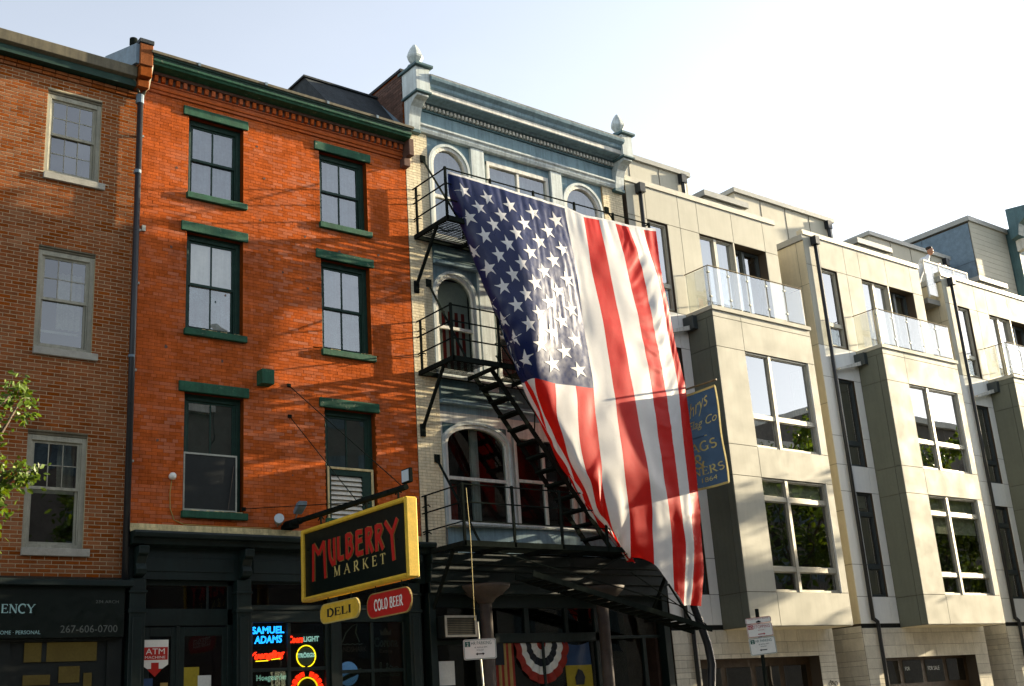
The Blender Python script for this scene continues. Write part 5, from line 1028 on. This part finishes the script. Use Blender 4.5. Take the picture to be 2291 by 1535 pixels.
text_mesh('lettering', 'ATM', 'paint_white', at_, (7.11, .033, 2.955), XR, ZU, .085, .30); text_mesh('lettering', 'MACHINE', 'paint_white', at_, (7.10, .033, 2.89), XR, ZU, .038, .32)
ps = [('poster', 'cloth_yellow', 'yellow paper poster inside the right market door', (7.74, 7.99, .072, 2.45, 2.75)), ('poster', 'cloth_white', 'small orange and white card on the right market door', (7.97, 8.19, .070, 2.42, 2.62)), ('sticker', 'cloth_blue', 'pale blue sticker low on the left market door', (7.06, 7.24, .060, 2.45, 2.60)), ('sticker', 'cloth_straw', 'small yellowish sticker beside the blue sticker on the door', (7.36, 7.48, .060, 2.40, 2.53))]
for nm, m, lb, b in ps: flat(nm, m, lb, nm, b)

# ---------------- flag shop window display ----------------
ac = thing('air_conditioner', 'beige framed window air conditioner in the flag shop transom', 'air conditioner', (12.8, -.2, 3.1))
MB().box(12.44, 13.14, -.32, .0, 3.11, 3.49).build('case', 'shop_black', ac, .01); MB().box(12.44, 12.48, -.335, -.32, 3.11, 3.49).box(13.10, 13.14, -.335, -.32, 3.11, 3.49).box(12.48, 13.10, -.335, -.32, 3.45, 3.49).box(12.48, 13.10, -.335, -.32, 3.11, 3.15).build('frame', 'sill_stone', ac)
for k in range(9): MB().box(12.49, 13.09, -.327, -.322, 3.17+k*.031, 3.17+k*.031+.010).build('grille_bar', 'gutter_brown', ac)
bu = thing('bunting', 'red white and navy pleated fan bunting in the shop window', 'bunting', (14.93, .1, 2.3))
for r0, r1, m in ((.02, .12, 'cloth_red'), (.12, .28, 'cloth_white'), (.28, .42, 'cloth_navy'), (.42, .56, 'cloth_white'), (.56, .72, 'cloth_red')):
    MB().grid(lambda u, v: (14.93-math.cos(math.pi*u)*(r0+(r1-r0)*v)*.92, .045-.05*abs(math.sin(math.pi*u*9))*(r0+(r1-r0)*v)/.7, 3.01-math.sin(math.pi*u)*(r0+(r1-r0)*v)*1.06), 72, 2).build('pleated_ring', m, bu)
ft = thing('striped_flag', 'red and straw striped flag hanging left of the bunting', 'flag', (14, .1, 2.1))
for k in range(7): MB().grid(lambda u, v: (13.80+.45*(k+u)/7, .038+.010*math.sin((k+u)*3), 3.01-v*.95), 3, 4).build('stripe', 'cloth_red' if k % 2 == 0 else 'cloth_straw', ft, smooth=True)
MB().box(13.79, 13.99, .018, .022, 2.62, 3.01).build('canton', 'cloth_navy', ft)
f2 = thing('two_tone_flag', 'blue over yellow flag with dark emblem hanging right of the bunting', 'flag', (15.8, .1, 2.1))
MB().grid(lambda u, v: (15.50+.66*u, .03+.015*math.sin(u*8+v*2), 3.01-v*.44-.06*math.sin(math.pi*u)*(1-v)), 20, 6).build('blue_half', 'cloth_blue', f2, smooth=True); MB().grid(lambda u, v: (15.50+.66*u, .03+.015*math.sin(u*8+2+v*2), 2.57-v*.6), 20, 6).build('yellow_half', 'cloth_yellow', f2, smooth=True)
MB().prism([(15.72, 2.2), (15.70, 2.34), (15.76, 2.42), (15.80, 2.50), (15.90, 2.46), (15.96, 2.34), (15.92, 2.2)], 'y', .008, .012).build('emblem', 'cloth_navy', f2)
flat('notice', 'cloth_white', 'pale paper notice in the left flag shop window', 'poster', (12.52, 12.86, .04, 2.30, 2.72))

# ---------------- street furniture ----------------
def frame_at(c, yawd, roll=0):
    a = R_(yawd); ux = Vector((math.cos(a), math.sin(a), 0)); uz = Vector((0, 0, 1)); n_ = ux.cross(uz); rr = R_(roll)
    return Vector(c), ux*math.cos(rr)+uz*math.sin(rr), uz*math.cos(rr)-ux*math.sin(rr), n_
def plate(par, F, w, h, m, edge, dz=0, off=0):
    c, ux, uz, n_ = F; c = c+uz*dz; r_ = .03; pts = []
    for sx, sz, a0 in ((1, 1, 0), (-1, 1, 90), (-1, -1, 180), (1, -1, 270)): pts += [(sx*(w/2-r_)+r_*math.cos(R_(a0+k*30)), sz*(h/2-r_)+r_*math.sin(R_(a0+k*30))) for k in range(4)]
    mb = MB(); f = [c+ux*a+uz*b+n_*(.002+off) for a, b in pts]; bk = [p-n_*.004 for p in f]; mb.poly(f); mb.poly(bk[::-1])
    for k in range(len(f)): j = (k+1) % len(f); mb.poly((f[k], bk[k], bk[j], f[j]))
    mb.build('plate', m, par)
    e = MB(); q = [c+ux*a*.955+uz*b*.93+n_*(.0045+off) for a, b in pts]
    for k in range(len(q)): e.bar(q[k], q[(k+1) % len(q)], .0015, .007, tuple(n_.cross(q[(k+1) % len(q)]-q[k])))
    e.build('border', edge, par)
    return c, ux, uz, n_
def ptxt(par, F, s, m, x, z, h, w, off=0): c, ux, uz, n_ = F; text_mesh('lettering', s, m, par, c+ux*x+uz*z+n_*off, ux, uz, h, w, .004)
def arrow(par, F, m, x0, x1, z, both=False, off=0):
    c, ux, uz, n_ = F; mb = MB(); P = lambda a, b: c+ux*a+uz*b+n_*(.0045+off)
    s_ = 1 if x1 > x0 else -1
    mb.poly([P(x0+(.03*s_ if both else 0), z-.008), P(x1-.03*s_, z-.008), P(x1-.03*s_, z+.008), P(x0+(.03*s_ if both else 0), z+.008)]); mb.poly([P(x1-.032*s_, z-.022), P(x1, z), P(x1-.032*s_, z+.022)])
    if both: mb.poly([P(x0+.032*s_, z-.022), P(x0, z), P(x0+.032*s_, z+.022)])
    mb.build('arrow', m, par)
p1 = thing('parking_sign', 'white and green parking sign on leaning thin post before the flag shop', 'sign', (11.15, -3.2, 0))
F1 = frame_at((11.04, -3.2, 2.69), -30, 0); plate(p1, F1, .50, .30, 'paint_white', 'text_green')
c, ux, uz, n_ = F1; MB().poly([c+ux*a+uz*b+n_*.0035 for a, b in ((-.225, .04), (-.145, .04), (-.145, .12), (-.225, .12))]).build('green_square', 'text_green', p1)
ptxt(p1, F1, '2', 'paint_white', -.20, .05, .055, .03, .001); ptxt(p1, F1, 'HR PARKING', 'text_green', -.13, .065, .05, .31); ptxt(p1, F1, '8 AM-6 PM', 'text_black', -.08, .015, .022, .19); ptxt(p1, F1, 'MON-SAT', 'text_black', -.05, -.025, .022, .11); arrow(p1, F1, 'text_black', -.07, .07, -.07, True)
MB().tube([(11.18, -3.155, 0), (11.10, -3.155, 2.1), (11.055, -3.155, 3.10)], .014, 8).build('post', 'galv', p1, smooth=True)
p2 = thing('parking_sign', 'red no stopping sign stacked over green parking sign on black post', 'sign', (17.4, -3.2, 0))
F2 = frame_at((17.49, -3.22, 2.93), -38, 3); plate(p2, F2, .48, .24, 'paint_white', 'text_red', -.02); G2 = plate(p2, F2, .48, .11, 'paint_white', 'text_red', .16); H2 = plate(p2, F2, .49, .31, 'paint_white', 'text_green', -.305)
Fm = (F2[0]-F2[2]*.02, F2[1], F2[2], F2[3]); c, ux, uz, n_ = Fm
MB().poly([c+ux*a+uz*b+n_*.0035 for a, b in ((-.215, .025), (-.115, .025), (-.115, .10), (-.215, .10))]).build('red_square', 'text_red', p2)
ptxt(p2, Fm, 'NO', 'paint_white', -.205, .035, .05, .08, .001); ptxt(p2, Fm, 'STOPPING', 'text_red', -.105, .035, .055, .30); ptxt(p2, Fm, 'ANY TIME', 'text_red', -.04, -.01, .02, .12); arrow(p2, Fm, 'text_red', -.05, .09, -.07)
MB().poly([G2[0]+ux*a+uz*b+n_*.0045 for a, b in ((-.05, -.04), (.04, -.04), (.035, -.015), (.01, -.015), (0, .0), (-.02, -.015), (-.05, -.02))]).build('tow_truck_symbol', 'text_black', p2); ptxt(p2, G2, 'TOW AWAY ZONE', 'text_red', -.19, .015, .025, .38)
c, ux, uz, n_ = H2; MB().poly([c+ux*a+uz*b+n_*.0035 for a, b in ((-.215, .05), (-.135, .05), (-.135, .125), (-.215, .125))]).build('green_square', 'text_green', p2)
ptxt(p2, H2, '2', 'paint_white', -.19, .06, .05, .03, .001); ptxt(p2, H2, 'HR PARKING', 'text_green', -.12, .07, .048, .30); ptxt(p2, H2, '8 AM-6 PM', 'text_black', -.07, .02, .022, .19); ptxt(p2, H2, 'MON-SAT', 'text_black', -.04, -.02, .022, .11); arrow(p2, H2, 'text_black', .07, -.07, -.07)
MB().box(17.505, 17.555, -3.195, -3.145, 0, 3.30).build('post', 'iron_black', p2)
tag(MB().tube([(18.44, -.9, 0), (18.50, -.9, 1.2), (18.53, -.9, 2.0), (18.62, -.9, 2.45), (18.56, -.9, 2.85), (18.40, -.9, 3.3), (18.30, -.88, 3.62), (18.24, -.80, 4.2), (18.22, -.66, 5.2)], [.09, .088, .086, .085, .083, .08, .078, .075, .07], 14).build('bent_pole', 'pipe_black', None, smooth=True), 'curved black pole rising behind the bottom corner of the flag', 'pole')
tag(MB().tube([(12.33, -1.33, 5.6), (12.36, -1.34, 4.7), (12.35, -1.34, 3.3)], .006, 5).build('hanging_rope', 'wire_straw'), 'thin pale rope hanging from the lowest fire escape balcony', 'rope')

# ---------------- trees ----------------
def tree(name, label, base, h, crown, nl, leaf, seed, lim=14, grp=None, trunk=.16):
    """trunk and forking limbs; leaves sit on twigs spread through the crown"""
    rnd = random.Random(seed); T = thing(name, label, 'tree', base, grp); b = Vector(base); cc, cr_ = Vector(crown[0]), crown[1]
    tb = MB(); top = Vector((cc.x+rnd.uniform(-.2, .2), cc.y, cc.z+cr_[2]*.5))
    pts = [b.lerp(top, k/6)+Vector((rnd.uniform(-.06, .06), rnd.uniform(-.06, .06), 0))*(k > 0) for k in range(7)]
    tb.tube(pts, [trunk*(1-.78*k/6) for k in range(7)], 9); tips = []
    for i in range(lim):
        t = .32+.62*i/lim; st = b.lerp(top, t); a = i*2.4+rnd.uniform(-.4, .4); u = rnd.uniform(.7, 1.0)
        e = cc+Vector((math.cos(a)*cr_[0]*u, math.sin(a)*cr_[1]*u, cr_[2]*rnd.uniform(-.55, .75)))
        m1 = st.lerp(e, .5)+Vector((0, 0, .15*cr_[2])); tb.tube([st, m1, e], [trunk*.36*(1.1-t), trunk*.2, .012], 6)
        for k in range(9):
            q = m1.lerp(e, rnd.uniform(0, 1)) if k > 2 else st.lerp(m1, rnd.uniform(.5, 1)); d = Vector((rnd.gauss(0, 1), rnd.gauss(0, 1), rnd.gauss(.1, .8))).normalized()*rnd.uniform(.25, .6)*min(cr_)*.6
            tb.tube([q, q+d*.5+Vector((0, 0, .03)), q+d], [.010, .007, .003], 4); tips.append((q, q+d))
    tb.build('trunk', 'bark', T, smooth=True); lb = MB()
    for i in range(nl):
        p, q = rnd.choice(tips); c = p.lerp(q, rnd.uniform(.1, 1.08))+Vector((rnd.gauss(0, 1), rnd.gauss(0, 1), rnd.gauss(-.3, 1)))*leaf*.9
        d = Vector((rnd.gauss(0, .7), rnd.gauss(0, .7), rnd.uniform(-1.1, .15))).normalized(); s_ = d.cross(Vector((rnd.gauss(0, 1), rnd.gauss(0, 1), rnd.gauss(0, 1)))).normalized(); nn = d.cross(s_); l = leaf*rnd.uniform(.65, 1.2); w_ = l*.30
        v = [c, c+d*l*.35+s_*w_+nn*l*.06, c+d*l*.75+s_*w_*.7+nn*l*.05, c+d*l, c+d*l*.75-s_*w_*.7+nn*l*.05, c+d*l*.35-s_*w_+nn*l*.06]; n0 = len(lb.v); lb.v += [tuple(x) for x in v]; lb.f += [(n0, n0+1, n0+2, n0+3), (n0, n0+3, n0+4, n0+5)]
    lb.build('crown', 'leaf', T); return T
tree('street_tree', 'green leafy street tree reaching in at the left edge', (2.55, -3.6, 0), 6.5, ((3.05, -3.5, 5.15), (1.30, 1.25, 1.0)), 7600, .088, 5, 18)

for k, (x, lb) in enumerate(((33.2, 'unseen leafy kerb tree added to shade the lower shopfronts'), (36.8, 'second unseen kerb tree added farther right to shade the flag shop'))):  # two unseen trees, added to keep the sun off street level
    tree('street_tree', lb, (x, -4.0, 0), 8, ((x, -4.5, 7.3), (2.3, 2.0, 2.4)), 6500, .16, 40+k, 12, 'added shade trees', .15)
# across the street: what the windows mirror, and trees further along the kerb
for k, (x, y, h, r) in enumerate(((37.5, -13, 13, 3.0), (43, -14, 11, 3.0), (12, -19.6, 9, 2.2))):
    tree('street_tree', ('tall leafy tree across the street mirrored in the bay window', 'second tree across the street behind the tall mirrored one', 'leafy tree on the near pavement behind the camera')[k], (x, y, 0), h, ((x, y, h-r*.9), (r, r, r)), 5000, .22, 20+k, 12, 'trees across the street', .2)
OPL = ['stone building across the street, far left end of its row', 'tall brick building across the street, second from the left end', 'low brick building across the street, left of the camera', 'stone fronted building directly behind the camera', 'brick building across the street facing the market', 'tallest brick building near the camera, facing the flag shop', 'stone building across the street facing the first townhouse', 'highest brick building across the street, facing the last townhouse', 'brick building across the street, fourth from the right end', 'stone building across the street, second from the right end', 'long brick building across the street at the right end']
OPP = ((-34, -22, 10), (-22, -12, 12.5), (-12, -2, 9), (-2, 7, 12), (7, 18, 13), (18, 28, 15.5), (28, 39, 15), (39, 52, 14), (52, 66, 16.5), (66, 82, 14), (82, 104, 12))
for k, (a, b, h) in enumerate(OPP):
    O = thing('opposite_building', OPL[k], 'building', ((a+b)/2, -24, 0), 'buildings across the street')
    MB().box(a+.02, b-.02, -34, -21.5, 0, h).build('wall', 'opp_brick' if k % 3 else 'opp_stone', O); MB().box(a, b, -34, -21.2, h, h+.35).build('cornice', 'trim_white', O)
    wm = MB()
    for r_ in range(int((h-3.5)/3)):
        for c_ in range(int((b-a)/2.4)): x = a+1.0+c_*2.4; wm.box(x, x+1.1, -21.52, -21.46, 4.2+r_*3, 6.0+r_*3)
    wm.build('windows', 'blind_blue', O, kind='stuff')

# ---------------- person on the roof terrace ----------------
PE = thing('person', 'person in white shirt leaning on the roof terrace railing', 'person', (31.75, .75, 12.9))
J = {'pel': (31.62, .78, 13.72), 'sp': (31.66, .62, 14.02), 'ch': (31.74, .45, 14.26), 'nk': (31.80, .36, 14.40), 'hd0': (31.83, .32, 14.48), 'hl': (31.52, .80, 13.65), 'kl': (31.52, .76, 13.30), 'fl': (31.52, .80, 12.95), 'tl': (31.54, .68, 12.93),
     'hr': (31.72, .80, 13.65), 'kr': (31.74, .74, 13.30), 'fr': (31.74, .80, 12.95), 'tr': (31.76, .68, 12.93), 'sl': (31.56, .42, 14.28), 'el': (31.62, .18, 13.98), 'wl': (31.86, .10, 14.08), 'ml': (31.94, .08, 14.09), 'sr': (31.92, .46, 14.26), 'er': (32.06, .22, 13.98), 'wr': (32.16, .10, 14.09), 'mr': (32.24, .08, 14.09)}
RD = {'pel': .15, 'sp': .14, 'ch': .155, 'nk': .062, 'hd0': .06, 'hl': .09, 'kl': .065, 'fl': .045, 'tl': .035, 'hr': .09, 'kr': .065, 'fr': .045, 'tr': .035, 'sl': .075, 'el': .05, 'wl': .035, 'ml': .03, 'sr': .075, 'er': .05, 'wr': .035, 'mr': .03}
ks = list(J); ED = [('pel', 'sp'), ('sp', 'ch'), ('ch', 'nk'), ('nk', 'hd0'), ('pel', 'hl'), ('hl', 'kl'), ('kl', 'fl'), ('fl', 'tl'), ('pel', 'hr'), ('hr', 'kr'), ('kr', 'fr'), ('fr', 'tr'), ('ch', 'sl'), ('sl', 'el'), ('el', 'wl'), ('wl', 'ml'), ('ch', 'sr'), ('sr', 'er'), ('er', 'wr'), ('wr', 'mr')]
me = bpy.data.meshes.new('body'); me.from_pydata([J[k] for k in ks], [(ks.index(a), ks.index(b)) for a, b in ED], []); bo_ = bpy.data.objects.new('body', me); link(bo_, PE)
m_ = bo_.modifiers.new('skin', 'SKIN'); me.skin_vertices  # created with the modifier
for i, k in enumerate(ks): me.skin_vertices[0].data[i].radius = (RD[k], RD[k]); me.skin_vertices[0].data[i].use_root = (k == 'pel')
bo_.modifiers.new('sub', 'SUBSURF').levels = 2; bo_.modifiers['sub'].render_levels = 2; me.materials.append(MATS['shirt'])
def ell(c, r, nm, m, par, lo=0):
    c = Vector(c); return MB().grid(lambda u, v: c+Vector((r[0]*math.sin(math.pi*v)*math.cos(2*math.pi*u), r[1]*math.sin(math.pi*v)*math.sin(2*math.pi*u), r[2]*math.cos(math.pi*v*(1-lo)))), 18, 12).build(nm, m, par, smooth=True)
hd = ell((31.87, .28, 14.58), (.085, .10, .125), 'head', 'skin', PE); ell((31.845, .30, 14.615), (.093, .105, .115), 'hair', 'hair', hd, .42)
MB().prism([(.19, 14.56), (.155, 14.54), (.19, 14.53)], 'x', 31.885, 31.91).build('nose', 'skin', hd); ell((31.78, .30, 14.57), (.012, .025, .035), 'ear', 'skin', hd); ell((31.96, .29, 14.57), (.012, .025, .035), 'ear', 'skin', hd)
for a, b in (((31.74, .13, 14.03), (31.94, .08, 14.10)), ((32.10, .15, 14.03), (32.26, .08, 14.10))): MB().tube([a, b], [.045, .032], 8).build('forearm', 'skin', PE, smooth=True)
